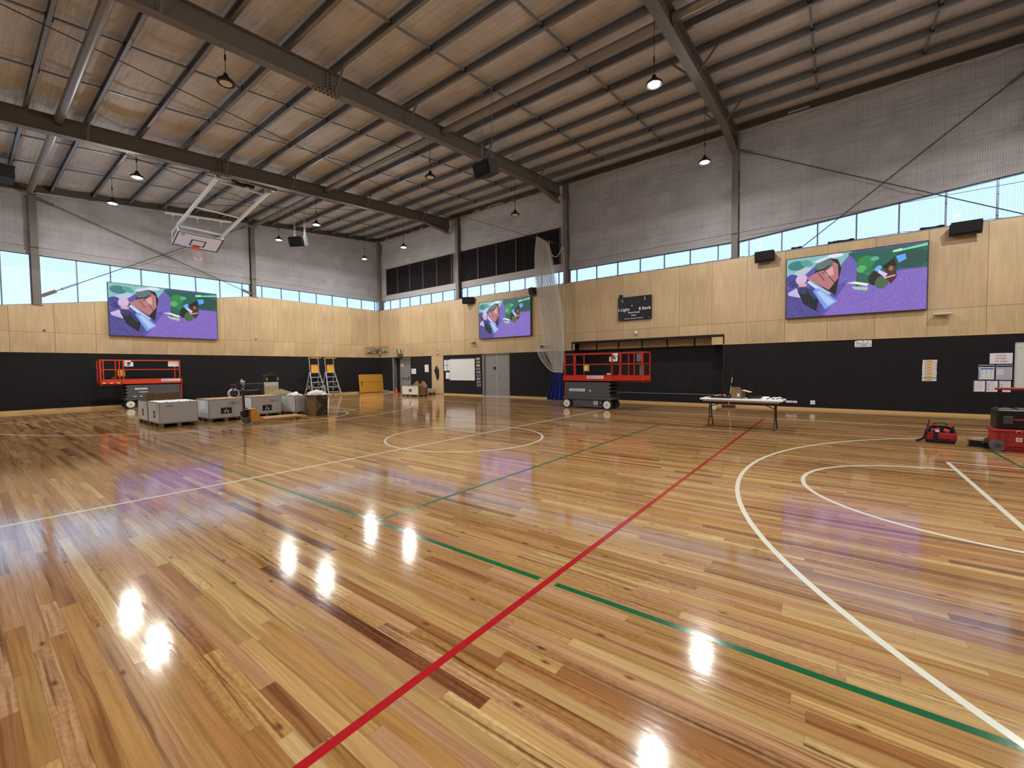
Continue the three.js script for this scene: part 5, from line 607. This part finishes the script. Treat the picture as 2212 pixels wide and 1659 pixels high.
{ const t = thing('carton', 'brown cardboard carton with a dark crossed line pattern at the end of the crate row', 'box', [-7.75, 0, -0.6], 0.05); part('body', RB(0.66, 0.7, 0.44, 0.006, 0, 0.35, 0), kraft, t);
  part('printed_side', px(0.43, 0.69, 0.3315, 0.35, 0), new THREE.MeshStandardMaterial({ map: canvasTex(215, 345, (g, w, h) => { g.fillStyle = '#2e241c'; g.fillRect(0, 0, w, h); g.strokeStyle = '#8a6a48'; g.lineWidth = 7; g.fillStyle = '#58442f'; g.beginPath(); g.moveTo(0, h * 0.18); g.lineTo(w * 0.45, h * 0.5); g.lineTo(0, h * 0.84); g.fill(); g.stroke(); g.beginPath(); g.moveTo(w * 0.5, 0); g.lineTo(w * 0.76, h * 0.17); g.lineTo(w, h * 0.02); g.stroke(); g.beginPath(); g.moveTo(w * 0.45, h); g.lineTo(w * 0.76, h * 0.76); g.lineTo(w, h * 0.88); g.stroke(); }), roughness: 0.8 }), t); part('top_flaps', [B(0.33, 0.006, 0.43, -0.165, 0.703, 0), B(0.32, 0.006, 0.43, 0.166, 0.704, 0)], M([140, 112, 80], 0.85), t); }
function crumple(r, sy, seedN) { const g = new THREE.IcosahedronGeometry(r, 3), p = g.attributes.position; for (let i = 0; i < p.count; i++) { const x = p.getX(i), y = p.getY(i), z = p.getZ(i), k = 0.65 + 0.7 * noise(x / r * 2.3 + seedN * 9 + 20, z / r * 2.3 + y / r * 1.7 + 20); p.setXYZ(i, x * k, Math.max(0, y * k) * sy, z * k); } g.computeVertexNormals(); return g; }
solo('crumpled_paper', crumple(0.3, 0.5, 1), paper, 'crumpled white wrapping lying in the askew open crate', 'wrapping', [-8.75, 0.62, -0.3]); solo('crumpled_paper', crumple(0.34, 0.45, 2), paper, 'crumpled white wrapping on top of the brown carton', 'wrapping', [-7.8, 0.706, -0.62]);
solo('foam_sheet', EX([[-0.55, 0], [0.5, 0], [0.42, 0.05], [0.02, 0.2]], 0.02, 0.003), M([214, 200, 150], 0.8), 'cream foam sheet propped on the crates below the upright panel', 'foam', [-9.4, 0.69, -0.14], undefined, PI / 2);
{ const t = thing('upright_panel', 'white faced panel standing on edge behind the logo crates', 'panel', [-10.35, 0, -0.24], PI / 2); part('board', B(0.5, 1.02, 0.03, 0, 0.57, 0, -0.08), M([206, 196, 160], 0.75), t); part('white_top', B(0.5, 0.14, 0.034, 0, 1.06, -0.04, -0.08), white, t); part('edge_band', B(0.012, 1.1, 0.04, 0.25, 0.57, 0, -0.08), white, t); part('feet', [B(0.06, 0.06, 0.3, -0.2, 0.03, 0), B(0.06, 0.06, 0.3, 0.2, 0.03, 0)], palletWood, t); }
{ const t = thing('tool_trolley', 'black tool trolley standing behind the crates', 'trolley', [-10.95, 0, 0.42], PI / 2); part('body', RB(0.95, 0.62, 0.5, 0.02, 0, 0.5, 0), black, t); part('top_lip', B(0.98, 0.03, 0.52, 0, 0.82, 0), darkGrey, t); for (const x of [-0.4, 0.4]) for (const z of [-0.2, 0.2]) part('castor', CY(0.07, 0.04, x, 0.07, z, 'z', 14), tyre, t); part('stem', [0, 1, 2, 3].map((k) => B(0.03, 0.14, 0.03, k % 2 ? 0.4 : -0.4, 0.15, k > 1 ? 0.2 : -0.2)), darkGrey, t); part('frame_bar', B(0.9, 0.03, 0.03, 0, 1.0, -0.2), darkGrey, t); part('frame_post', [B(0.03, 0.2, 0.03, -0.44, 0.92, -0.2), B(0.03, 0.2, 0.03, 0.44, 0.92, -0.2)], darkGrey, t); part('corner_glints', [B(0.02, 0.05, 0.01, 0.46, 0.74, 0.255), B(0.02, 0.05, 0.01, -0.46, 0.74, 0.255)], alu, t); }
{ const t = thing('tool_case', 'black tool case with yellow latches, standing on a stack behind the upright panel', 'case', [-11.1, 0, -0.52], PI / 2); part('lower_box', RB(0.5, 0.5, 0.36, 0.02, 0, 0.27, 0), black, t); part('middle_box', RB(0.5, 0.56, 0.36, 0.02, 0, 0.82, 0), black, t); part('upper_box', RB(0.46, 0.28, 0.34, 0.02, 0, 1.26, 0), black, t); part('latch', B(0.045, 0.12, 0.02, -0.2, 1.24, 0.175), yellow, t); part('latch', B(0.045, 0.12, 0.02, 0.2, 1.24, 0.175), yellow, t); part('handle', TUBE([V(-0.16, 1.4, 0.08), V(-0.12, 1.44, 0.08), V(0.12, 1.44, 0.08), V(0.16, 1.4, 0.08)], 0.016, 20, 6), black, t); part('base', B(0.5, 0.02, 0.36, 0, 0.01, 0), black, t); }
{ const t = thing('drill_bar', 'long dark bar with a red grip lying across the tool trolley', 'tool', [-10.9, 0.86, 0.42], PI / 2); part('bar', ROD(V(-0.5, 0.2, 0.1), V(0.5, 0.22, 0.1), 0.022, 10), darkGrey, t); part('grip', ROD(V(-0.3, 0.205, 0.1), V(-0.1, 0.21, 0.1), 0.036, 12), red, t); part('rest', [B(0.03, 0.24, 0.06, -0.4, 0.09, 0.1), B(0.03, 0.24, 0.06, 0.4, 0.09, 0.1)], darkGrey, t); part('tip', ROD(V(-0.56, 0.2, 0.1), V(-0.5, 0.2, 0.1), 0.01, 6), chrome, t); }
{ const t = thing('cable_coil', 'coil of white cable hung at the end of the tool trolley', 'cable', [-10.75, 0.44, 0.95], PI / 2); const r = []; for (let k = 0; k < 5; k++) r.push(new THREE.TorusGeometry(0.15 + 0.012 * (k % 3), 0.012, 6, 32).rotateZ(k).translate(0.01 * k, 0.3 + 0.012 * (k % 2), 0.014 * k)); part('loops', r, white, t); part('tie', B(0.05, 0.06, 0.08, 0, 0.46, 0.03), M([170, 60, 60], 0.6), t); part('hook', [B(0.02, 0.36, 0.02, 0, 0.44, -0.02), B(0.02, 0.02, 0.14, 0, 0.62, -0.08)], darkGrey, t); }

// pallet jack: forks along -z (to the right in the view), handle upright
{ const t = thing('pallet_jack', 'yellow pallet jack with an upright black handle in front of the logo crates', 'jack', [-7.25, 0, 1.7]); const yel = M([188, 134, 52], 0.5);
  for (const x of [-0.19, 0.19]) { part('fork', EX([[0, 0], [0.16, 0], [0.16, 0.05], [0.12, 0.06], [0.04, 0.06], [0, 0.05]], 1.18, 0.003).translate(x - 0.08, 0.07, -1.44), yel, t); part('fork_tip', at(EX([[0, 0], [0.14, 0], [0.11, 0.03], [0.03, 0.03]], 0.14, 0.003), x - 0.07, 0.07, -1.56), yel, t); part('load_roller', CY(0.04, 0.08, x, 0.04, -1.3, 'x', 14), darkGrey, t); part('push_rod', B(0.03, 0.02, 1.0, x, 0.06, -0.8), darkGrey, t); }
  part('mast_plate', EX([[-0.08, 0.06], [0.26, 0.06], [0.16, 0.2], [0.02, 0.42], [-0.1, 0.42]].map(([a, b]) => [a, b]), 0.5, 0.004).rotateY(PI / 2).translate(-0.25, 0, 0), yel, t); part('top_cap', B(0.44, 0.02, 0.3, 0, 0.425, 0.06), yel, t);
  part('pump', [CY(0.06, 0.26, 0, 0.32, 0.16, 'y', 14), RB(0.2, 0.14, 0.16, 0.02, 0, 0.3, 0.18), CY(0.03, 0.2, 0.08, 0.36, 0.14, 'y', 10)], black, t); for (const x of [-0.07, 0.07]) { const w = part('steer_wheel', CY(0.1, 0.055, x, 0.1, 0.12, 'x', 24), M([96, 96, 92], 0.7), t); part('wheel_hub', CY(0.035, 0.06, x, 0.1, 0.12, 'x', 12), darkGrey, w); }
  part('handle_post', BAR(V(0, 0.34, 0.18), V(0, 1.06, 0.2), 0.05, 0.05), M([44, 22, 22], 0.5), t); part('handle_loop', TUBE([V(0, 1.05, 0.2), V(-0.09, 1.12, 0.25), V(-0.1, 1.2, 0.34), V(0, 1.22, 0.4), V(0.1, 1.2, 0.34), V(0.09, 1.12, 0.25), V(0, 1.05, 0.2)], 0.017, 50, 8), black, t); part('lever', [ROD(V(0, 1.1, 0.22), V(0, 1.28, 0.22), 0.012, 6), new THREE.SphereGeometry(0.025, 10, 8).translate(0, 1.3, 0.22)], offWhite, t); part('hand_grip', RB(0.07, 0.24, 0.06, 0.02, 0, 1.12, 0.2), M([110, 160, 156], 0.5), t); part('white_cap', RB(0.12, 0.05, 0.1, 0.015, 0, 1.25, 0.2), white, t); }

// ================================================================ LADDERS, MAT, CORNER CRATES
function ladder(z, label) { const t = thing('platform_ladder', label, 'ladder', [-17.95, 0, z], PI / 2, 'yellow topped step ladders'); const al = M([196, 200, 206], 0.35, 0.4), yl = M([226, 164, 44], 0.5);
  for (const s of [-1, 1]) { part('front_rail', BAR(V(s * 0.42, 0, 0.42), V(s * 0.28, 1.42, -0.12), 0.03, 0.07), al, t); part('rear_rail', BAR(V(s * 0.4, 0, -0.58), V(s * 0.27, 1.42, -0.2), 0.025, 0.05), al, t); part('guard_post', BAR(V(s * 0.28, 1.38, -0.12), V(s * 0.27, 2.3, -0.22), 0.03, 0.04), al, t); part('foot', B(0.06, 0.03, 0.09, s * 0.42, 0.015, 0.42), black, t); part('foot', B(0.06, 0.03, 0.08, s * 0.4, 0.015, -0.58), black, t); part('side_brace', [BAR(V(s * 0.4, 0.3, 0.3), V(s * 0.36, 0.75, -0.38), 0.018, 0.025), BAR(V(s * 0.37, 0.75, 0.14), V(s * 0.38, 0.35, -0.48), 0.018, 0.025)], al, t); }
  for (let i = 0; i < 4; i++) { const f = (i + 0.8) / 4.7; part('tread', B(0.78 - 0.24 * f, 0.035, 0.12, 0, 1.42 * f, 0.42 - 0.54 * f), al, t); }
  part('platform', B(0.5, 0.04, 0.36, 0, 1.42, -0.2), al, t); part('rear_brace', [BAR(V(-0.38, 0.35, -0.5), V(0.33, 0.95, -0.33), 0.02, 0.02), BAR(V(0.38, 0.35, -0.5), V(-0.33, 0.95, -0.33), 0.02, 0.02)], al, t);
  part('yellow_gate', at(EX([[-0.22, 0], [0.22, 0], [0.2, 0.44], [0.17, 0.47], [-0.17, 0.47], [-0.2, 0.44]], 0.03, 0.004), 0, 1.42, -0.1, -0.08), yl, t); part('gate_slot', B(0.16, 0.025, 0.01, 0, 1.84, -0.098), darkGrey, t);
  part('top_guard', [BAR(V(-0.3, 2.31, -0.22), V(0.3, 2.31, -0.22), 0.05, 0.05), BAR(V(-0.29, 2.31, -0.22), V(-0.29, 2.3, 0.1), 0.045, 0.045), BAR(V(0.29, 2.31, -0.22), V(0.29, 2.3, 0.1), 0.045, 0.045), B(0.045, 0.1, 0.045, -0.29, 2.27, -0.22), B(0.045, 0.1, 0.045, 0.29, 2.27, -0.22)], yl, t); }
ladder(-6.0, 'yellow topped aluminium step ladder against the left wall, nearer the crates'); ladder(-6.98, 'yellow topped aluminium step ladder against the left wall, nearer the far corner');
{ const t = thing('gym_mat', 'mustard yellow gym mat leaning on the left wall by the far corner', 'mat', [-18.55, 0, -10.2], PI / 2); const y2 = M([196, 138, 44], 0.6), m = EX([[-0.88, 0], [0.88, 0], [0.92, 0.04], [0.92, 1.14], [0.86, 1.2], [-0.86, 1.2], [-0.92, 1.14], [-0.92, 0.04]], 0.05, 0.012); part('pad', at(m, 0, 0.03, 0.06, -0.1), y2, t); part('fold_seam', at(new THREE.BoxGeometry(1.8, 0.012, 0.004), 0, 0.72, 0.06, -0.1), M([150, 104, 36], 0.7), t); part('handle_slot', at(new THREE.BoxGeometry(0.045, 0.36, 0.004), -0.76, 0.62, 0.075, -0.1), dark, t); }
{ const t = crate([-12.5, 0, -8.95], 0.06, 1.34, 0.72, 0.5, 'low white crate on a pallet before the ajar door, cardboard sticking out of it', [['black_mark', face(0.22, 0.16, 0.02, 0.36, 0.3635), logoMat], ['stencil', face(0.34, 0.16, 0.4, 0.54, 0.3635), noteMat]], null, [kraft, M([222, 218, 204], 0.7)]); }
{ const t = thing('cardboard_flaps', 'brown cardboard flaps rising out of the low crate by the ajar door', 'cardboard', [-12.15, 0.14, -8.95], 0.06); part('flap', EX([[-0.46, 0.42], [0.42, 0.42], [0.02, 0.78]], 0.012).translate(0, 0, 0.14), cardboard, t); part('flap', at(EX([[-0.1, 0.4], [0.46, 0.4], [0.5, 0.56], [0.3, 0.74], [0.16, 0.74]], 0.012), 0.1, 0, -0.1, 0.1), M([168, 136, 100], 0.85), t); part('inner_box', B(0.5, 0.4, 0.3, 0.1, 0.2, 0), cardboard, t); }
{ const t = thing('low_crate', 'low pale pallet crate against the black wall left of the plywood door', 'crate', [-13.25, 0, -10.55], 0); palletParts(t, 0.84, 0.6); part('side_wall', [B(0.84, 0.2, 0.02, 0, 0.23, 0.29), B(0.84, 0.2, 0.02, 0, 0.23, -0.29), B(0.02, 0.2, 0.6, 0.41, 0.23, 0), B(0.02, 0.2, 0.6, -0.41, 0.23, 0)], crateWhite[3], t); part('strap', [B(0.03, 0.22, 0.03, -0.06, 0.23, 0.295), B(0.03, 0.22, 0.03, 0.08, 0.23, 0.295)], black, t); part('contents', B(0.7, 0.06, 0.5, 0, 0.31, 0), offWhite, t); }
solo('traffic_cone', [LA([[0.11, 0.03], [0.03, 0.34], [0.0, 0.36]], 16), B(0.26, 0.03, 0.26, 0, 0.015, 0)], M([206, 62, 40], 0.6), 'small orange cone in the doorway behind the low crate', 'cone', [-16.35, 0, -10.6]);
{ const t = thing('wire_bundle', 'tangle of grey wire on the floor beside the yellow mat', 'wire', [-17.7, 0, -10.75]); part('tangle', [0, 1, 2].map((k) => TUBE(Array.from({ length: 8 }, (_, i) => V(0.28 * Math.cos(i * 2.3 + k), 0.02 + 0.13 * hash(i, k), 0.14 * Math.sin(i * 1.7 + k * 2))), 0.014, 50, 5)), M([150, 156, 166], 0.5), t); }

// ================================================================ FOLDING TABLE AND WHAT LIES ON IT
{ const t = thing('folding_table', 'white topped folding table with dark metal legs at the end of the red line', 'table', [4.88, 0, -5.02], -0.04); const lg = M([62, 44, 40], 0.5, 0.2);
  part('table_top', RB(1.83, 0.045, 0.76, 0.018, 0, 0.718, 0), M([226, 228, 230], 0.5), t); part('apron', [B(1.7, 0.04, 0.02, 0, 0.68, 0.3), B(1.7, 0.04, 0.02, 0, 0.68, -0.3)], M([190, 192, 194], 0.6), t);
  for (const s of [-1, 1]) { const x = s * 0.74; for (const z of [-1, 1]) part('leg', TUBE([V(x, 0.69, z * 0.1), V(x, 0.44, z * 0.09), V(x, 0.26, z * 0.12), V(x, 0.012, z * 0.25)], 0.016, 24, 8), lg, t); part('cross_bar', [B(0.025, 0.025, 0.2, x, 0.5, 0), B(0.025, 0.025, 0.2, x, 0.24, 0)], lg, t); part('diagonal_brace', BAR(V(x - s * 0.02, 0.5, 0), V(x - s * 0.42, 0.68, 0), 0.02, 0.02), lg, t); part('foot', [CY(0.022, 0.02, x, 0.01, 0.25, 'y', 10), CY(0.022, 0.02, x, 0.01, -0.25, 'y', 10)], black, t); } }
const TT = 0.7405;
{ const t = thing('parts_tray', 'black tray of small parts at the left end of the folding table', 'tray', [4.42, TT, -4.95], -0.04); part('tray', [B(0.44, 0.01, 0.28, 0, 0.005, 0), B(0.44, 0.06, 0.012, 0, 0.03, 0.14), B(0.44, 0.06, 0.012, 0, 0.03, -0.14), B(0.012, 0.06, 0.28, 0.215, 0.03, 0), B(0.012, 0.06, 0.28, -0.215, 0.03, 0)], black, t); part('white_parts', [crumple(0.06, 0.8, 4).translate(0.08, 0.01, 0), crumple(0.05, 0.9, 5).translate(0.16, 0.01, 0.05), B(0.12, 0.05, 0.08, -0.1, 0.04, 0)], white, t); part('pink_parts', [RB(0.1, 0.03, 0.04, 0.01, -0.04, 0.075, 0.02, 0, 0.4), RB(0.06, 0.03, 0.04, 0.01, 0.06, 0.08, -0.04)], M([206, 120, 116], 0.6), t); }
{ const t = thing('small_carton', 'small open cardboard box on the folding table', 'box', [4.8, TT, -5.0], -0.25); part('walls', [B(0.24, 0.2, 0.006, 0, 0.1, 0.12), B(0.24, 0.2, 0.006, 0, 0.1, -0.12), B(0.006, 0.2, 0.24, 0.12, 0.1, 0), B(0.006, 0.2, 0.24, -0.12, 0.1, 0), B(0.24, 0.006, 0.24, 0, 0.003, 0)], M([136, 112, 84], 0.85), t); part('flap', B(0.2, 0.006, 0.2, 0.21, 0.19, 0, 0, 0, -0.25), M([204, 188, 150], 0.85), t); part('flap', B(0.24, 0.1, 0.006, 0, 0.24, 0.13, 0.2), M([136, 112, 84], 0.85), t); part('label', face(0.05, 0.08, 0.06, 0.09, 0.1235), paper, t); }
{ const t = thing('cable_heap', 'heap of black cables in the middle of the folding table', 'cable', [5.17, TT, -5.0]); part('cables', [0, 1, 2, 3].map((k) => TUBE(Array.from({ length: 9 }, (_, i) => V(0.17 * Math.cos(i * 1.9 + k), 0.012 + 0.07 * hash(i, k + 3), 0.13 * Math.sin(i * 1.3 + k))), 0.009, 60, 5)), black, t); part('red_plug', RB(0.05, 0.03, 0.03, 0.008, 0.1, 0.06, 0.03), M([186, 80, 70], 0.5), t); }
solo('plastic_wrap', [crumple(0.12, 0.45, 7), crumple(0.1, 0.5, 8).translate(0.16, 0, 0.03)], white, 'crumpled white wrap near the right end of the folding table', 'wrapping', [5.42, TT, -5.02]);
solo('plastic_wrap', [crumple(0.09, 0.6, 9), B(0.16, 0.006, 0.12, 0.02, 0.003, 0.05)], white, 'small white wrap at the very right end of the folding table', 'wrapping', [5.68, TT, -5.06]);
{ const t = thing('black_cable', 'short black cable lying between the two white wraps on the table', 'cable', [5.58, TT, -4.9]); part('cable', TUBE([V(-0.14, 0.012, 0), V(-0.05, 0.05, 0.03), V(0.04, 0.015, -0.02), V(0.13, 0.04, 0.02), V(0.2, 0.02, 0.05)], 0.01, 40, 6), black, t); }
solo('thin_tool', [RB(0.16, 0.02, 0.04, 0.008, 0, 0.011, 0)], darkGrey, 'flat dark tool at the left edge of the folding table', 'tool', [4.15, TT, -4.98], undefined, 0.2);
{ const t = thing('broom', 'push broom with a light wooden handle leaning on the black wall behind the table', 'broom', [3.6, 0, -10.55]); part('head', RB(0.48, 0.06, 0.07, 0.012, -0.02, 0.1, 0), M([120, 78, 42], 0.6), t); part('bristles', B(0.46, 0.075, 0.06, -0.02, 0.038, 0), M([60, 44, 30], 0.95), t); part('handle', ROD(V(-0.02, 0.12, 0), V(0.05, 1.42, -0.5), 0.014, 10), black, t); part('light_sleeve', [ROD(V(-0.017, 0.13, 0), V(-0.01, 0.33, -0.07), 0.016, 10), ROD(V(0.0, 0.5, -0.14), V(0.015, 0.8, -0.255), 0.016, 10), ROD(V(0.022, 0.93, -0.3), V(0.035, 1.13, -0.385), 0.016, 10)], M([196, 160, 110], 0.6), t); part('socket', ROD(V(-0.02, 0.1, 0), V(-0.016, 0.19, -0.03), 0.024, 10), black, t); }
solo('floor_bracket', [RB(0.14, 0.05, 0.1, 0.012, 0, 0.025, 0), CY(0.02, 0.06, -0.02, 0.06, 0, 'y', 10)], white, 'small white fitting on the floor beside the broom head', 'fitting', [3.15, 0, -10.25]);

// ================================================================ TOOLS AT THE RIGHT
{ const t = thing('tool_bag', 'open red and black tool bag with a carry bar on the three point line', 'bag', [8.44, 0, -4.78], -0.12); const rd = M([150, 26, 34], 0.75), bk = M([24, 24, 27], 0.85);
  part('base', RB(0.42, 0.07, 0.26, 0.02, 0, 0.035, 0), bk, t); part('body', [RB(0.44, 0.15, 0.025, 0.01, 0, 0.135, 0.125), RB(0.44, 0.15, 0.025, 0.01, 0, 0.135, -0.125), RB(0.025, 0.2, 0.25, 0.01, 0.21, 0.15, 0), RB(0.025, 0.2, 0.25, 0.01, -0.21, 0.15, 0)], rd, t); part('lining', [B(0.4, 0.02, 0.24, 0, 0.1, 0), B(0.4, 0.16, 0.02, 0, 0.2, -0.1), B(0.02, 0.16, 0.22, 0.19, 0.2, 0), B(0.02, 0.16, 0.22, -0.19, 0.2, 0)], bk, t); part('centre_strap', B(0.075, 0.2, 0.012, -0.06, 0.12, 0.142), bk, t); part('front_pocket', RB(0.26, 0.1, 0.03, 0.01, 0.1, 0.14, 0.145), rd, t);
  part('flared_lip', [EX([[-0.23, 0.19], [0.23, 0.19], [0.19, 0.32], [-0.19, 0.32]], 0.012).translate(0, 0, -0.13)], bk, t);
  part('handle', TUBE([V(-0.13, 0.31, -0.02), V(-0.1, 0.37, -0.02), V(0, 0.395, -0.02), V(0.1, 0.37, -0.02), V(0.13, 0.31, -0.02)], 0.014, 30, 8), darkGrey, t); part('handle_end', [RB(0.07, 0.045, 0.04, 0.012, -0.135, 0.335, -0.02, 0, 0, 0.5), RB(0.07, 0.045, 0.04, 0.012, 0.135, 0.33, -0.02, 0, 0, -0.5)], M([196, 44, 44], 0.6), t); part('handle_post', [B(0.03, 0.24, 0.02, -0.14, 0.2, -0.02), B(0.03, 0.24, 0.02, 0.14, 0.2, -0.02)], bk, t);
  part('shoulder_strap', TUBE([V(-0.16, 0.3, 0.05), V(-0.2, 0.22, 0.15), V(-0.23, 0.1, 0.17), V(-0.31, 0.03, 0.14), V(-0.34, 0.02, 0.12)], 0.022, 40, 8), bk, t); part('pink_tools', [RB(0.12, 0.05, 0.04, 0.015, -0.06, 0.25, 0.02, 0, 0.3, 0.3), RB(0.09, 0.06, 0.05, 0.015, 0.09, 0.24, 0.03, 0, -0.3, -0.4)], M([196, 74, 76], 0.6), t); part('white_tool', RB(0.06, 0.04, 0.04, 0.012, -0.04, 0.225, 0.07), white, t); part('level_bar', BAR(V(-0.19, 0.24, -0.02), V(-0.155, 0.44, -0.03), 0.03, 0.02), darkGrey, t); part('metal_tools', [ROD(V(-0.17, 0.2, 0.1), V(-0.2, 0.3, 0.1), 0.008, 6), ROD(V(-0.13, 0.2, 0.1), V(-0.12, 0.29, 0.09), 0.008, 6)], chrome, t); }
{ const t = thing('organiser_tray', 'shallow black open tray on the floor beside the red tool box stack', 'tray', [8.95, 0, -4.6], -0.1); part('tray', [B(0.26, 0.008, 0.22, 0, 0.004, 0), B(0.28, 0.08, 0.01, 0, 0.042, 0.115), B(0.28, 0.08, 0.01, 0, 0.042, -0.115), B(0.01, 0.08, 0.23, 0.14, 0.042, 0), B(0.01, 0.08, 0.23, -0.14, 0.042, 0), B(0.3, 0.012, 0.02, 0, 0.085, 0.125), B(0.3, 0.012, 0.02, 0, 0.085, -0.125), B(0.02, 0.012, 0.26, 0.145, 0.085, 0), B(0.02, 0.012, 0.26, -0.145, 0.085, 0)], blackGloss, t); part('divider', [B(0.008, 0.06, 0.22, -0.05, 0.035, 0), B(0.008, 0.06, 0.22, 0.05, 0.035, 0)], blackGloss, t); part('white_scraps', [crumple(0.035, 0.7, 11).translate(0.06, 0.05, 0.02), crumple(0.025, 0.8, 12).translate(0.1, 0.06, -0.04)], white, t); }
{ // rolling tool box stack, cut off by the right edge
  const t = thing('tool_box_stack', 'red rolling tool box with a black box on top, cut off by the right edge', 'tool box', [9.3, 0, -4.36]); const rd = M([158, 34, 36], 0.5), bk = blackGloss;
  part('lower_box', [RB(0.56, 0.32, 0.42, 0.02, 0.02, 0.2, 0), B(0.52, 0.1, 0.38, 0.02, 0.06, 0)], rd, t); part('lower_rim', [RB(0.6, 0.05, 0.45, 0.015, 0.02, 0.37, 0)], rd, t); part('ribs', [-0.2, -0.12, 0.14, 0.22].map((x) => B(0.02, 0.24, 0.012, x, 0.22, 0.214)), M([132, 26, 30], 0.5), t); part('front_rail', BB(-0.18, 0.28, 0.1, 0.125, 0.2, 0.235), rd, t); part('front_badge', RB(0.075, 0.075, 0.01, 0.012, 0.03, 0.22, 0.216), M([206, 196, 196], 0.5), t); part('badge_mark', B(0.03, 0.014, 0.004, 0.03, 0.222, 0.222), M([120, 90, 90], 0.5), t); part('latch_loop', TUBE([V(-0.01, 0.34, 0.235), V(0.0, 0.375, 0.24), V(0.05, 0.375, 0.24), V(0.06, 0.34, 0.235)], 0.006, 20, 6), chrome, t);
  const w = part('wheel', CY(0.1, 0.06, -0.22, 0.1, 0.2, 'z', 24), M([92, 90, 88], 0.7), t); part('wheel_hub', CY(0.04, 0.064, -0.22, 0.1, 0.2, 'z', 14), darkGrey, w); part('wheel', CY(0.1, 0.06, -0.22, 0.1, -0.2, 'z', 24), M([92, 90, 88], 0.7), t);
  part('upper_box', [RB(0.54, 0.34, 0.4, 0.03, 0.03, 0.57, 0), RB(0.2, 0.04, 0.3, 0.015, -0.12, 0.74, 0), RB(0.26, 0.04, 0.3, 0.015, 0.15, 0.74, 0)], bk, t); part('red_latch', B(0.3, 0.03, 0.012, 0.12, 0.57, 0.206), rd, t); part('side_latch', [RB(0.12, 0.14, 0.02, 0.01, -0.1, 0.56, 0.206)], darkGrey, t);
  part('pull_handle', [BAR(V(-0.14, 0.38, -0.1), V(-0.145, 1.08, -0.1), 0.055, 0.04), BAR(V(0.22, 0.38, -0.1), V(0.225, 1.08, -0.1), 0.055, 0.04)], bk, t); part('handle_bar', RB(0.52, 0.045, 0.06, 0.015, 0.05, 1.1, -0.1), M([172, 40, 40], 0.5), t); }

scene.traverse((o) => { if (o.isMesh) { o.castShadow = true; o.receiveShadow = true; } });
renderer.render(scene, camera);
